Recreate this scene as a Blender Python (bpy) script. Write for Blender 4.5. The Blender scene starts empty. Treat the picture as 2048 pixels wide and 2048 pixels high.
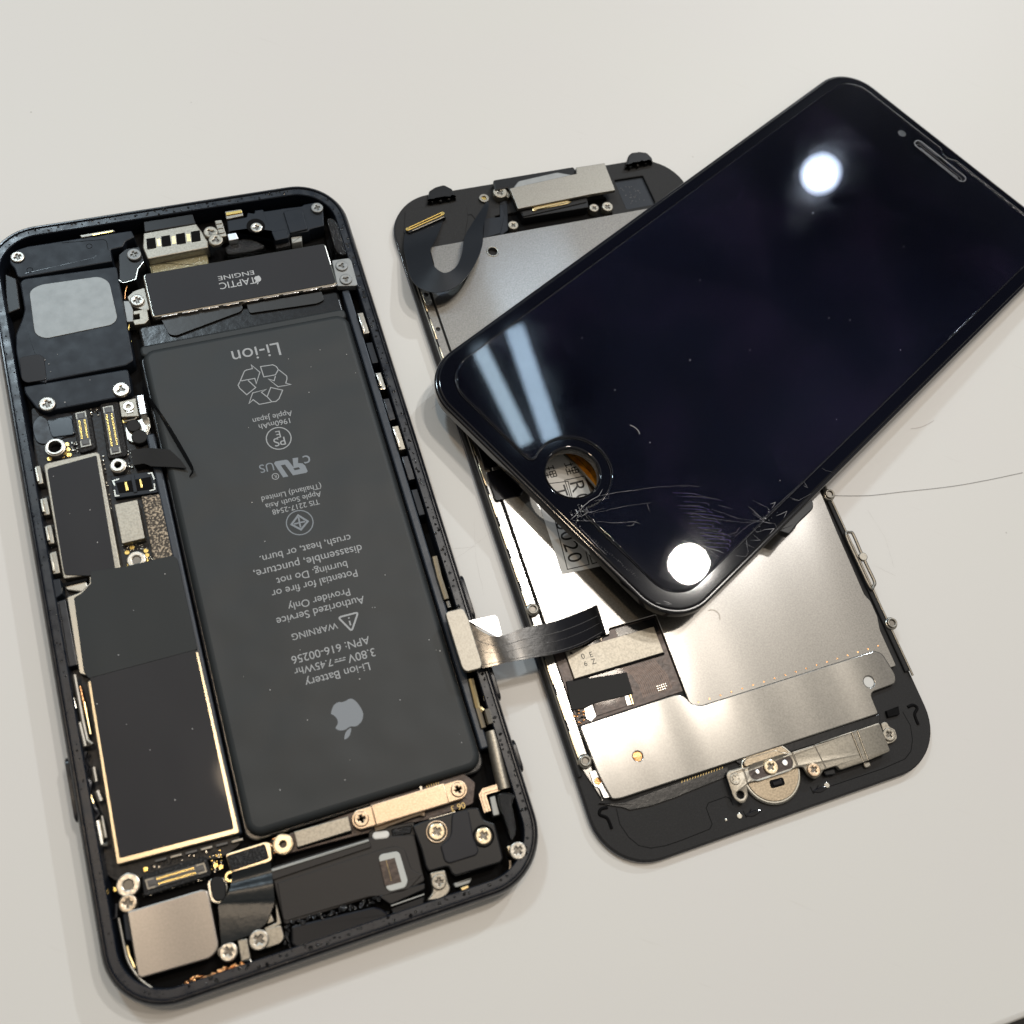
import bpy, bmesh, math, random
import numpy as np
from mathutils import Vector, Matrix
from mathutils.geometry import tessellate_polygon
random.seed(7)
SC = bpy.context.scene
COL = SC.collection
S = 0.1                      # 1 unit = 1 cm, shapes are written in millimetres

# ------------------------------------------------------------------ camera
CAM_H, PITCH, ROLL, FPX = 171.239, 0.416755, 0.363691, 2033.84
def Rx(a): c, s = math.cos(a), math.sin(a); return np.array([[1, 0, 0], [0, c, -s], [0, s, c]])
def Ry(a): c, s = math.cos(a), math.sin(a); return np.array([[c, 0, s], [0, 1, 0], [-s, 0, c]])
def Rz(a): c, s = math.cos(a), math.sin(a); return np.array([[c, -s, 0], [s, c, 0], [0, 0, 1]])
CAM_R = Rx(PITCH) @ Rz(ROLL)
CAM_C = np.array([0, 0, CAM_H])
cam = bpy.data.cameras.new('camera')
cam.sensor_width = 36
cam.lens = 36 * FPX / 2048
cam.clip_start = 0.5
cam.clip_end = 2000
cam.dof.use_dof = True
cam.dof.focus_distance = 18.9
cam.dof.aperture_fstop = 0.24
camo = bpy.data.objects.new('camera', cam)
COL.objects.link(camo)
camo.matrix_world = Matrix.Translation((0, 0, CAM_H * S)) @ Matrix(CAM_R.tolist()).to_4x4()
SC.camera = camo

# ------------------------------------------------------------------ world (dim room) and lamps
W = bpy.data.worlds.new('World'); SC.world = W; W.use_nodes = True
nt = W.node_tree
bg = nt.nodes['Background']
tc = nt.nodes.new('ShaderNodeTexCoord')
sep = nt.nodes.new('ShaderNodeSeparateXYZ')
nt.links.new(tc.outputs['Generated'], sep.inputs[0])
rmp = nt.nodes.new('ShaderNodeValToRGB')
nt.links.new(sep.outputs['Y'], rmp.inputs[0])
mp = nt.nodes.new('ShaderNodeMapRange')
mp.inputs['From Min'].default_value = -1; mp.inputs['From Max'].default_value = 1
nt.links.new(sep.outputs['Y'], mp.inputs['Value'])
nt.links.new(mp.outputs['Result'], rmp.inputs[0])
el = rmp.color_ramp.elements
el[0].position = 0.0; el[0].color = (0.20, 0.19, 0.175, 1)
el[1].position = 1.0; el[1].color = (0.16, 0.16, 0.16, 1)
for pos, c in ((0.36, (0.26, 0.24, 0.215, 1)), (0.52, (0.44, 0.40, 0.35, 1)), (0.64, (0.52, 0.49, 0.44, 1)), (0.685, (0.42, 0.40, 0.37, 1)), (0.745, (0.034, 0.040, 0.075, 1)), (0.86, (0.036, 0.040, 0.088, 1)), (0.90, (0.05, 0.055, 0.08, 1)), (0.94, (0.20, 0.20, 0.21, 1))):
    e = el.new(pos); e.color = c
xr = nt.nodes.new('ShaderNodeMapRange'); xr.interpolation_type = 'SMOOTHSTEP'       # cool, brighter side of the room on the left
xr.inputs['From Min'].default_value = -0.10; xr.inputs['From Max'].default_value = -0.26
nt.links.new(sep.outputs['X'], xr.inputs['Value'])
yr_ = nt.nodes.new('ShaderNodeMapRange'); yr_.interpolation_type = 'SMOOTHSTEP'
yr_.inputs['From Min'].default_value = 0.20; yr_.inputs['From Max'].default_value = 0.45
nt.links.new(sep.outputs['Y'], yr_.inputs['Value'])
mu = nt.nodes.new('ShaderNodeMath'); mu.operation = 'MULTIPLY'
nt.links.new(xr.outputs[0], mu.inputs[0]); nt.links.new(yr_.outputs[0], mu.inputs[1])
wm = nt.nodes.new('ShaderNodeMix'); wm.data_type = 'RGBA'
nt.links.new(mu.outputs[0], wm.inputs['Factor']); nt.links.new(rmp.outputs[0], wm.inputs['A'])
wm.inputs['B'].default_value = (0.36, 0.42, 0.49, 1)
zr = nt.nodes.new('ShaderNodeMapRange')                                             # the walls are darker than the ceiling
zr.inputs['From Min'].default_value = 0.25; zr.inputs['From Max'].default_value = 0.85
zr.inputs['To Min'].default_value = 0.22; zr.inputs['To Max'].default_value = 1.0
nt.links.new(sep.outputs['Z'], zr.inputs['Value'])
wz_ = nt.nodes.new('ShaderNodeMix'); wz_.data_type = 'RGBA'; wz_.blend_type = 'MULTIPLY'; wz_.inputs['Factor'].default_value = 1
nt.links.new(wm.outputs['Result'], wz_.inputs['A']); nt.links.new(zr.outputs[0], wz_.inputs['B'])
nz = nt.nodes.new('ShaderNodeTexNoise'); nz.inputs['Scale'].default_value = 4.5; nz.inputs['Detail'].default_value = 2   # furniture and fittings, out of focus
nt.links.new(tc.outputs['Generated'], nz.inputs['Vector'])
nr = nt.nodes.new('ShaderNodeMapRange')
nr.inputs['From Min'].default_value = 0.32; nr.inputs['From Max'].default_value = 0.68
nr.inputs['To Min'].default_value = 0.45; nr.inputs['To Max'].default_value = 1.6
nt.links.new(nz.outputs['Fac'], nr.inputs['Value'])
wn = nt.nodes.new('ShaderNodeMix'); wn.data_type = 'RGBA'; wn.blend_type = 'MULTIPLY'; wn.inputs['Factor'].default_value = 1
nt.links.new(wz_.outputs['Result'], wn.inputs['A']); nt.links.new(nr.outputs[0], wn.inputs['B'])
nt.links.new(wn.outputs['Result'], bg.inputs[0])
bg.inputs[1].default_value = 1.0

TARGET = Vector((2.0, 9.0, 0.0))
def lamp(name, loc, size, E, colr, shape='DISK', size_y=None, along=(1, 0, 0)):
    """area lamp under the ceiling, turned towards the table; E is the light it puts on the table"""
    l = bpy.data.lights.new(name, 'AREA')
    l.shape = shape; l.size = size
    if size_y: l.size_y = size_y
    d = Vector(loc) - TARGET
    l.energy = E * math.pi * d.length_squared
    l.color = colr
    o = bpy.data.objects.new(name, l); COL.objects.link(o)
    z = d.normalized()
    x = Vector(along); x = (x - z * x.dot(z)).normalized(); y = z.cross(x)
    o.matrix_world = Matrix.Translation(loc) @ Matrix((x, y, z)).transposed().to_4x4()
    return o
lamp('ceiling_lamp', (30.7, 90.5, 146.7), 6.6, 0.60, (1.0, 0.95, 0.88))
lamp('ceiling_lamp', (27.3, 149.3, 105.3), 4.2, 0.56, (0.88, 0.95, 1.0))
lamp('halo_lamp', (27.5, 150.4, 106.0), 6.6, 0.012, (0.62, 0.74, 1.0))  # added dim disc, makes the bluish halo round the lamp's reflection
lamp('strip_lamp', (-12.0, 106.3, 139.8), 20.4, 0.009, (0.62, 0.82, 1.0), 'RECTANGLE', 2.7, (-0.722, 0.568, -0.395))
lamp('strip_lamp', (-7.3, 109.7, 137.8), 21.8, 0.013, (0.58, 0.78, 1.0), 'RECTANGLE', 3.4, (-0.634, 0.642, -0.433))
lamp('warm_lamp', (-24.0, 16.0, 148.0), 9.0, 0.36, (1.0, 0.78, 0.55))
lamp('warm_lamp', (25.0, 51.0, 152.0), 7.0, 0.36, (1.0, 0.88, 0.74))
lamp('ceiling_lamp', (7.0, 66.0, 149.0), 7.0, 0.34, (1.0, 0.96, 0.90))
lamp('side_lamp', (-48.0, 41.0, 70.0), 8, 0.60, (0.74, 0.90, 1.0))

vs = SC.view_settings
SC.display_settings.display_device = 'sRGB'
vs.view_transform = 'Standard'; vs.look = 'None'; vs.exposure = 0.0; vs.gamma = 1.0
vs.use_curve_mapping = False
SC.render.engine = 'CYCLES'
SC.cycles.max_bounces = 8
SC.cycles.sample_clamp_indirect = 8
SC.cycles.caustics_reflective = False

# ------------------------------------------------------------------ materials
M = {}
def mat(name, col, rough=0.5, metal=0.0, coat=0.0, bump=None, mott=None, spec=None, sheen=None, trans=0.0, ior=None, rvar=None, coat_rough=0.03, wavy=None, coat_ior=None):
    m = bpy.data.materials.new(name); m.use_nodes = True
    t = m.node_tree; b = t.nodes['Principled BSDF']
    b.inputs['Base Color'].default_value = (*col, 1)
    b.inputs['Roughness'].default_value = rough
    b.inputs['Metallic'].default_value = metal
    b.inputs['Coat Weight'].default_value = coat
    b.inputs['Coat Roughness'].default_value = coat_rough
    if spec is not None: b.inputs['Specular IOR Level'].default_value = spec
    b.inputs['Transmission Weight'].default_value = trans
    if ior: b.inputs['IOR'].default_value = ior
    co = t.nodes.new('ShaderNodeTexCoord')
    def noise(scale, detail=3):
        n = t.nodes.new('ShaderNodeTexNoise'); n.inputs['Scale'].default_value = scale; n.inputs['Detail'].default_value = detail
        t.links.new(co.outputs['Object'], n.inputs['Vector']); return n
    if mott:                                   # (scale, colour B, low, high)
        n = noise(mott[0]); r = t.nodes.new('ShaderNodeValToRGB')
        r.color_ramp.elements[0].position = mott[2]; r.color_ramp.elements[1].position = mott[3]
        r.color_ramp.elements[0].color = (*col, 1); r.color_ramp.elements[1].color = (*mott[1], 1)
        t.links.new(n.outputs['Fac'], r.inputs[0]); t.links.new(r.outputs[0], b.inputs['Base Color'])
    if rvar:                                   # (scale, min, max)
        n = noise(rvar[0], 5); r = t.nodes.new('ShaderNodeMapRange')
        r.inputs['From Min'].default_value = 0.3; r.inputs['From Max'].default_value = 0.7
        r.inputs['To Min'].default_value = rvar[1]; r.inputs['To Max'].default_value = rvar[2]
        t.links.new(n.outputs['Fac'], r.inputs['Value']); t.links.new(r.outputs[0], b.inputs['Roughness'])
    if bump:                                   # (scale, strength, distance)
        n = noise(bump[0], 4); bp = t.nodes.new('ShaderNodeBump')
        bp.inputs['Strength'].default_value = bump[1]; bp.inputs['Distance'].default_value = bump[2]
        t.links.new(n.outputs['Fac'], bp.inputs['Height']); t.links.new(bp.outputs[0], b.inputs['Normal'])
    if wavy:                                   # slow unevenness of the sheet: (scale, stretch along y, distance)
        mpn = t.nodes.new('ShaderNodeMapping'); mpn.inputs['Scale'].default_value = (1, wavy[1], 1)
        t.links.new(co.outputs['Object'], mpn.inputs[0])
        n = t.nodes.new('ShaderNodeTexNoise'); n.inputs['Scale'].default_value = wavy[0]; n.inputs['Detail'].default_value = 1
        t.links.new(mpn.outputs[0], n.inputs['Vector'])
        b2 = t.nodes.new('ShaderNodeBump'); b2.inputs['Strength'].default_value = 1; b2.inputs['Distance'].default_value = wavy[2] * 10
        t.links.new(n.outputs['Fac'], b2.inputs['Height'])
        if bump: t.links.new(b2.outputs[0], bp.inputs['Normal'])
        else: t.links.new(b2.outputs[0], b.inputs['Normal'])
    if coat_ior:                               # a second, tighter sheen over the grain
        b.inputs['Coat IOR'].default_value = coat_ior
        if wavy: t.links.new(b2.outputs[0], b.inputs['Coat Normal'])
    M[name] = m
    return m
mat('anodised', (0.0055, 0.0062, 0.0095), 0.22, 0.0, bump=(30, 0.06, 0.004), spec=0.55, rvar=(6, 0.16, 0.30))  # black body, with a little reflected blue put into the colour
mat('anodised_blue_sheen', (0.009, 0.0125, 0.020), 0.30, 0.0, bump=(30, 0.1, 0.005), rvar=(5, 0.22, 0.42), spec=0.5)  # black anodising with reflected blue light put into its colour
mat('black_plastic', (0.010, 0.0105, 0.012), 0.36, bump=(55, 0.10, 0.003), spec=0.30)
mat('blue_sheen_plastic', (0.0135, 0.018, 0.026), 0.42, bump=(35, 0.08, 0.003), rvar=(4, 0.38, 0.47), spec=0.24)  # plastic whose blue is reflected cool light put into the colour
mat('matte_frame', (0.016, 0.016, 0.017), 0.62, mott=(70, (0.030, 0.030, 0.031), 0.45, 0.75), bump=(80, 0.30, 0.01), spec=0.25)
mat('gap_black', (0.0025, 0.0025, 0.003), 0.7, spec=0.12)  # also black parts; shade of gaps and recesses put into the colour
mat('gloss_black', (0.006, 0.006, 0.008), 0.12, coat=0.6)
mat('glitter_black', (0.008, 0.008, 0.009), 0.16, coat=0.4, bump=(26, 1.0, 0.05))
mat('battery_film', (0.025, 0.0300, 0.0330), 0.50, bump=(90, 0.05, 0.004), wavy=(0.9, 1.0, 0.006), mott=(1.2, (0.0275, 0.0315, 0.034), 0.35, 0.7), spec=0.34)
mat('battery_side', (0.008, 0.0085, 0.0095), 0.26, bump=(6, 0.25, 0.02), spec=0.5)
mat('pull_tab', (0.030, 0.031, 0.032), 0.34, bump=(6, 0.1, 0.02), spec=0.4)
mat('graphite_sticker', (0.019, 0.0195, 0.0235), 0.50, wavy=(0.7, 0.6, 0.006), bump=(90, 0.04, 0.004), spec=0.25, coat=0.03, coat_rough=0.04)
mat('graphite_light', (0.022, 0.026, 0.028), 0.50, wavy=(0.7, 0.6, 0.006), bump=(90, 0.04, 0.004), spec=0.25, coat=0.03, coat_rough=0.04)
mat('steel', (0.27, 0.24, 0.21), 0.42, 1.0, coat=1.0, coat_rough=0.17, coat_ior=2.2, bump=(46, 0.24, 0.004), wavy=(0.55, 0.25, 0.012), mott=(40, (0.33, 0.295, 0.26), 0.30, 0.75))
mat('plate_steel', (0.150, 0.141, 0.125), 0.46, 1.0, coat=1.0, coat_rough=0.17, coat_ior=2.8, bump=(46, 0.30, 0.004), wavy=(0.5, 0.30, 0.003), mott=(34, (0.225, 0.212, 0.188), 0.30, 0.75))
mat('plate_low', (0.145, 0.136, 0.118), 0.42, 1.0, coat=1.0, coat_rough=0.15, coat_ior=2.9, bump=(46, 0.26, 0.0035), wavy=(0.62, 0.08, 0.010), mott=(34, (0.215, 0.202, 0.178), 0.30, 0.75))
mat('bright_foil', (0.80, 0.80, 0.80), 0.30, 1.0, bump=(8, 0.08, 0.01))
mat('steel_trim', (0.58, 0.56, 0.50), 0.26, 1.0)
mat('brass', (0.80, 0.62, 0.32), 0.28, 1.0, bump=(20, 0.1, 0.01))
mat('shield_rim', (0.62, 0.53, 0.38), 0.30, 1.0, bump=(30, 0.1, 0.01))
mat('gold', (0.90, 0.66, 0.22), 0.26, 1.0)
mat('copper_steel', (0.50, 0.385, 0.275), 0.38, 1.0, bump=(45, 0.35, 0.006), mott=(34, (0.60, 0.47, 0.34), 0.4, 0.65))
mat('copper', (0.70, 0.36, 0.16), 0.30, 1.0, bump=(14, 0.6, 0.03))
mat('screw_steel', (0.58, 0.55, 0.49), 0.30, 1.0, bump=(22, 0.25, 0.01))
mat('screw_dark', (0.16, 0.15, 0.135), 0.40, 1.0)
mat('stamped_silver', (0.29, 0.30, 0.30), 0.5, 0.7, bump=(24, 0.2, 0.01), mott=(5, (0.24, 0.25, 0.25), 0.3, 0.75))
mat('can_silver', (0.36, 0.335, 0.285), 0.44, 0.9, bump=(40, 0.35, 0.006), mott=(28, (0.28, 0.262, 0.225), 0.4, 0.65))
mat('nickel_matte', (0.31, 0.295, 0.26), 0.42, 0.9, bump=(50, 0.2, 0.005), mott=(40, (0.26, 0.245, 0.215), 0.4, 0.65))
mat('speckled_foam', (0.06, 0.05, 0.04), 0.6, 0.3, mott=(26, (0.52, 0.43, 0.32), 0.48, 0.62), bump=(26, 0.6, 0.03))
mat('pcb', (0.007, 0.007, 0.0085), 0.40, mott=(9, (0.013, 0.012, 0.013), 0.4, 0.7), bump=(16, 0.25, 0.02), spec=0.3)
mat('pcb_brown', (0.040, 0.029, 0.026), 0.34, 0.3, bump=(12, 0.25, 0.02), mott=(10, (0.066, 0.046, 0.040), 0.4, 0.65), coat=0.1)
mat('gasket', (0.014, 0.014, 0.015), 0.5, mott=(32, (0.085, 0.085, 0.085), 0.55, 0.75), bump=(32, 0.9, 0.03), spec=0.3)
mat('connector_body', (0.085, 0.083, 0.082), 0.40)
mat('flex_black', (0.010, 0.012, 0.016), 0.36, bump=(3, 0.1, 0.03), spec=0.35)
mat('flex_gloss', (0.012, 0.012, 0.013), 0.22, 0.2, coat=0.7, coat_rough=0.12, bump=(8, 0.15, 0.02))
mat('tape_black', (0.009, 0.012, 0.014), 0.30, bump=(5, 0.2, 0.04), spec=0.45)
mat('matte_tape', (0.015, 0.015, 0.0155), 0.6, bump=(40, 0.1, 0.01), spec=0.25)
mat('kapton', (0.62, 0.25, 0.02), 0.16, coat=0.6, bump=(6, 0.2, 0.03), mott=(7, (0.36, 0.11, 0.01), 0.35, 0.7))
mat('white_print', (0.36, 0.38, 0.40), 0.5)
mat('logo_print', (0.20, 0.23, 0.265), 0.45)
mat('taptic_print', (0.48, 0.50, 0.52), 0.5)
mat('ink', (0.008, 0.008, 0.008), 0.5)
mat('gold_print', (0.62, 0.46, 0.18), 0.35, 0.4)
mat('paper', (0.66, 0.66, 0.64), 0.5, bump=(30, 0.06, 0.01))
mat('white_plastic', (0.74, 0.74, 0.71), 0.35)
mat('grey_plastic', (0.40, 0.41, 0.39), 0.35)
mat('scratch', (0.52, 0.505, 0.485), 0.6)
mat('tan_steel', (0.27, 0.225, 0.165), 0.36, 1.0, bump=(45, 0.35, 0.005), mott=(30, (0.36, 0.30, 0.22), 0.4, 0.65), coat=0.6, coat_rough=0.18)
mat('wall_blue', (0.030, 0.039, 0.054), 0.34, bump=(10, 0.2, 0.01), rvar=(3, 0.28, 0.45), spec=0.4)
mat('window_blue', (0.022, 0.030, 0.040), 0.20, spec=0.5)
mat('speaker_plastic', (0.026, 0.0235, 0.0225), 0.5, bump=(40, 0.12, 0.01), spec=0.3)
mat('trace', (0.13, 0.085, 0.065), 0.35, 0.5)
mat('screw_warm', (0.52, 0.45, 0.36), 0.34, 1.0, bump=(22, 0.3, 0.01))
mat('screw_dull', (0.40, 0.385, 0.35), 0.38, 1.0, bump=(18, 0.35, 0.012))
mat('grey_window', (0.50, 0.52, 0.50), 0.42)
mat('glue', (0.36, 0.33, 0.20), 0.12, coat=0.7, bump=(12, 0.9, 0.05))
mat('glass_edge', (0.012, 0.016, 0.034), 0.05, coat=1.0)
mat('screen', (0.0014, 0.0019, 0.0048), 0.06, spec=0.5, mott=(0.5, (0.0125, 0.0078, 0.0215), 0.44, 0.78), rvar=(1.3, 0.03, 0.09))
mat('bezel', (0.0030, 0.0034, 0.0060), 0.05)
mat('protector', (1, 1, 1), 0.0, trans=1.0, ior=1.48)
mat('crack', (0.13, 0.13, 0.145), 0.3, spec=0.5)
mat('crack_violet', (0.016, 0.009, 0.060), 0.2, spec=0.6)
mat('line_grey', (0.11, 0.105, 0.11), 0.35)
mat('sensor_grey', (0.16, 0.17, 0.18), 0.3)
mat('dust', (0.62, 0.62, 0.62), 0.7)
mat('hair', (0.16, 0.15, 0.14), 0.5)
mat('hair_red', (0.50, 0.42, 0.40), 0.5)
mat('floor', (0.022, 0.020, 0.017), 0.6, mott=(0.2, (0.03, 0.027, 0.023), 0.3, 0.7))
# table: off-white laminate with faint scratches and specks
tm = mat('table', (0.70, 0.685, 0.66), 0.5, bump=(45, 0.03, 0.004))
t = tm.node_tree; b = t.nodes['Principled BSDF']; co = t.nodes.new('ShaderNodeTexCoord')
mapn = t.nodes.new('ShaderNodeMapping'); mapn.inputs['Rotation'].default_value = (0, 0, 0.6); mapn.inputs['Scale'].default_value = (0.35, 6.0, 1)
t.links.new(co.outputs['Object'], mapn.inputs[0])
n1 = t.nodes.new('ShaderNodeTexNoise'); n1.inputs['Scale'].default_value = 2.2; n1.inputs['Detail'].default_value = 6
t.links.new(mapn.outputs[0], n1.inputs['Vector'])
n2 = t.nodes.new('ShaderNodeTexNoise'); n2.inputs['Scale'].default_value = 0.22; n2.inputs['Detail'].default_value = 2
t.links.new(co.outputs['Object'], n2.inputs['Vector'])
r1 = t.nodes.new('ShaderNodeValToRGB'); r1.color_ramp.elements[0].position = 0.22; r1.color_ramp.elements[1].position = 0.33
r1.color_ramp.elements[0].color = (0.955, 0.95, 0.945, 1); r1.color_ramp.elements[1].color = (1, 1, 1, 1)
t.links.new(n1.outputs['Fac'], r1.inputs[0])
r2 = t.nodes.new('ShaderNodeValToRGB'); r2.color_ramp.elements[0].position = 0.3; r2.color_ramp.elements[1].position = 0.7
r2.color_ramp.elements[0].color = (0.70, 0.698, 0.672, 1); r2.color_ramp.elements[1].color = (0.70, 0.690, 0.675, 1)
t.links.new(n2.outputs['Fac'], r2.inputs[0])
mx = t.nodes.new('ShaderNodeMix'); mx.data_type = 'RGBA'; mx.blend_type = 'MULTIPLY'; mx.inputs['Factor'].default_value = 1
t.links.new(r2.outputs[0], mx.inputs['A']); t.links.new(r1.outputs[0], mx.inputs['B'])
vo = t.nodes.new('ShaderNodeTexVoronoi'); vo.inputs['Scale'].default_value = 0.9
t.links.new(co.outputs['Object'], vo.inputs['Vector'])
r3 = t.nodes.new('ShaderNodeValToRGB'); r3.color_ramp.elements[0].position = 0.012; r3.color_ramp.elements[1].position = 0.022
r3.color_ramp.elements[0].color = (0.72, 0.71, 0.70, 1); r3.color_ramp.elements[1].color = (1, 1, 1, 1)
t.links.new(vo.outputs['Distance'], r3.inputs[0])
mx2 = t.nodes.new('ShaderNodeMix'); mx2.data_type = 'RGBA'; mx2.blend_type = 'MULTIPLY'; mx2.inputs['Factor'].default_value = 1
t.links.new(mx.outputs['Result'], mx2.inputs['A']); t.links.new(r3.outputs[0], mx2.inputs['B'])
t.links.new(mx2.outputs['Result'], b.inputs['Base Color'])

# ------------------------------------------------------------------ frames: turning a measured picture point into millimetres on a thing
class Frame:
    def __init__(self, o, R): self.o, self.R = np.array(o, float), R
    def __call__(self, x, y, z=0.0):
        d = CAM_R @ np.array([(x - 1024) / FPX, -(y - 1024) / FPX, -1.0])
        n = self.R[:, 2]; q = self.o + n * z
        k = ((q - CAM_C) @ n) / (d @ n)
        l = self.R.T @ (CAM_C + k * d - self.o)
        return (float(l[0]), float(l[1]))
    def pts(self, pts, z): return [self(x, y, z) for x, y in pts]
    def zoom(self, ox, oy, pts, z, k=4.83): return [self(ox + x / k, oy + y / k, z) for x, y in pts]
    def mmpx(self, x, y, z): a = self(x, y, z); c = self(x + 10, y, z); return math.hypot(a[0] - c[0], a[1] - c[1]) / 10
    def matrix(self): return Matrix.Translation(Vector(self.o * S)) @ Matrix(self.R.tolist()).to_4x4()
WORLD = Frame((0, 0, 0), np.eye(3))

# ------------------------------------------------------------------ 2-D helpers
def area(p): return 0.5 * sum(p[i][0] * p[(i + 1) % len(p)][1] - p[(i + 1) % len(p)][0] * p[i][1] for i in range(len(p)))
def ccw(p): return list(p) if area(p) > 0 else list(reversed(p))
def clean(p, e=1e-3):
    o = []
    for q in p:
        if not o or math.hypot(q[0] - o[-1][0], q[1] - o[-1][1]) > e: o.append((q[0], q[1]))
    if math.hypot(o[0][0] - o[-1][0], o[0][1] - o[-1][1]) < e: o.pop()
    return o
def offset(p, d):
    n = len(p); o = []
    for i in range(n):
        a, c, e = p[i - 1], p[i], p[(i + 1) % n]
        v1 = Vector((c[0] - a[0], c[1] - a[1])); v2 = Vector((e[0] - c[0], e[1] - c[1]))
        if v1.length < 1e-9 or v2.length < 1e-9: o.append(c); continue
        v1.normalize(); v2.normalize()
        n1 = Vector((-v1.y, v1.x)); n2 = Vector((-v2.y, v2.x)); m = n1 + n2
        if m.length < 1e-4: m = n1
        m.normalize(); k = d / max(0.35, m.dot(n1))
        o.append((c[0] + m.x * k, c[1] + m.y * k))
    return o
def rounded(p, r, n=5):
    p = ccw(clean(p)); L = len(p); o = []
    for i in range(L):
        a, c, e = Vector(p[i - 1]), Vector(p[i]), Vector(p[(i + 1) % L])
        ri = r[i % len(r)] if isinstance(r, (list, tuple)) else r
        v1 = a - c; v2 = e - c
        m = min(ri, v1.length * 0.48, v2.length * 0.48)
        if m < 0.02: o.append(tuple(c)); continue
        s = c + v1.normalized() * m; t2 = c + v2.normalized() * m
        for k in range(n + 1):
            u = k / n
            q = s * (1 - u) ** 2 + c * 2 * u * (1 - u) + t2 * u * u
            o.append((q.x, q.y))
    return clean(o)
def rect(x0, y0, x1, y1, r=0.0, n=6):
    x0, x1 = min(x0, x1), max(x0, x1); y0, y1 = min(y0, y1), max(y0, y1)
    if r <= 0: return [(x0, y0), (x1, y0), (x1, y1), (x0, y1)]
    o = []
    for cx, cy, a0 in ((x1 - r, y0 + r, -90), (x1 - r, y1 - r, 0), (x0 + r, y1 - r, 90), (x0 + r, y0 + r, 180)):
        for i in range(n + 1):
            a = math.radians(a0 + 90 * i / n); o.append((cx + r * math.cos(a), cy + r * math.sin(a)))
    return clean(o)
def circ(c, r, n=28): return [(c[0] + r * math.cos(2 * math.pi * i / n), c[1] + r * math.sin(2 * math.pi * i / n)) for i in range(n)]
def capsule(a, c, r, n=10):
    a, c = Vector(a), Vector(c); d = (c - a); t0 = math.atan2(d.y, d.x); o = []
    for k in range(n + 1):
        an = t0 - math.pi / 2 + math.pi * k / n; o.append((c.x + r * math.cos(an), c.y + r * math.sin(an)))
    for k in range(n + 1):
        an = t0 + math.pi / 2 + math.pi * k / n; o.append((a.x + r * math.cos(an), a.y + r * math.sin(an)))
    return clean(o)
def smooth(p, n=5, closed=False):
    p = [np.array(q, float) for q in p]; L = len(p); o = []
    for i in range(L if closed else L - 1):
        g = (lambda k: p[k % L]) if closed else (lambda k: p[min(max(k, 0), L - 1)])
        a, c, d, e = g(i - 1), g(i), g(i + 1), g(i + 2)
        for k in range(n):
            t = k / n
            o.append(tuple(0.5 * (2 * c + (d - a) * t + (2 * a - 5 * c + 4 * d - e) * t * t + (3 * c - a - 3 * d + e) * t ** 3)))
    if not closed: o.append(tuple(p[-1]))
    return o

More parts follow.
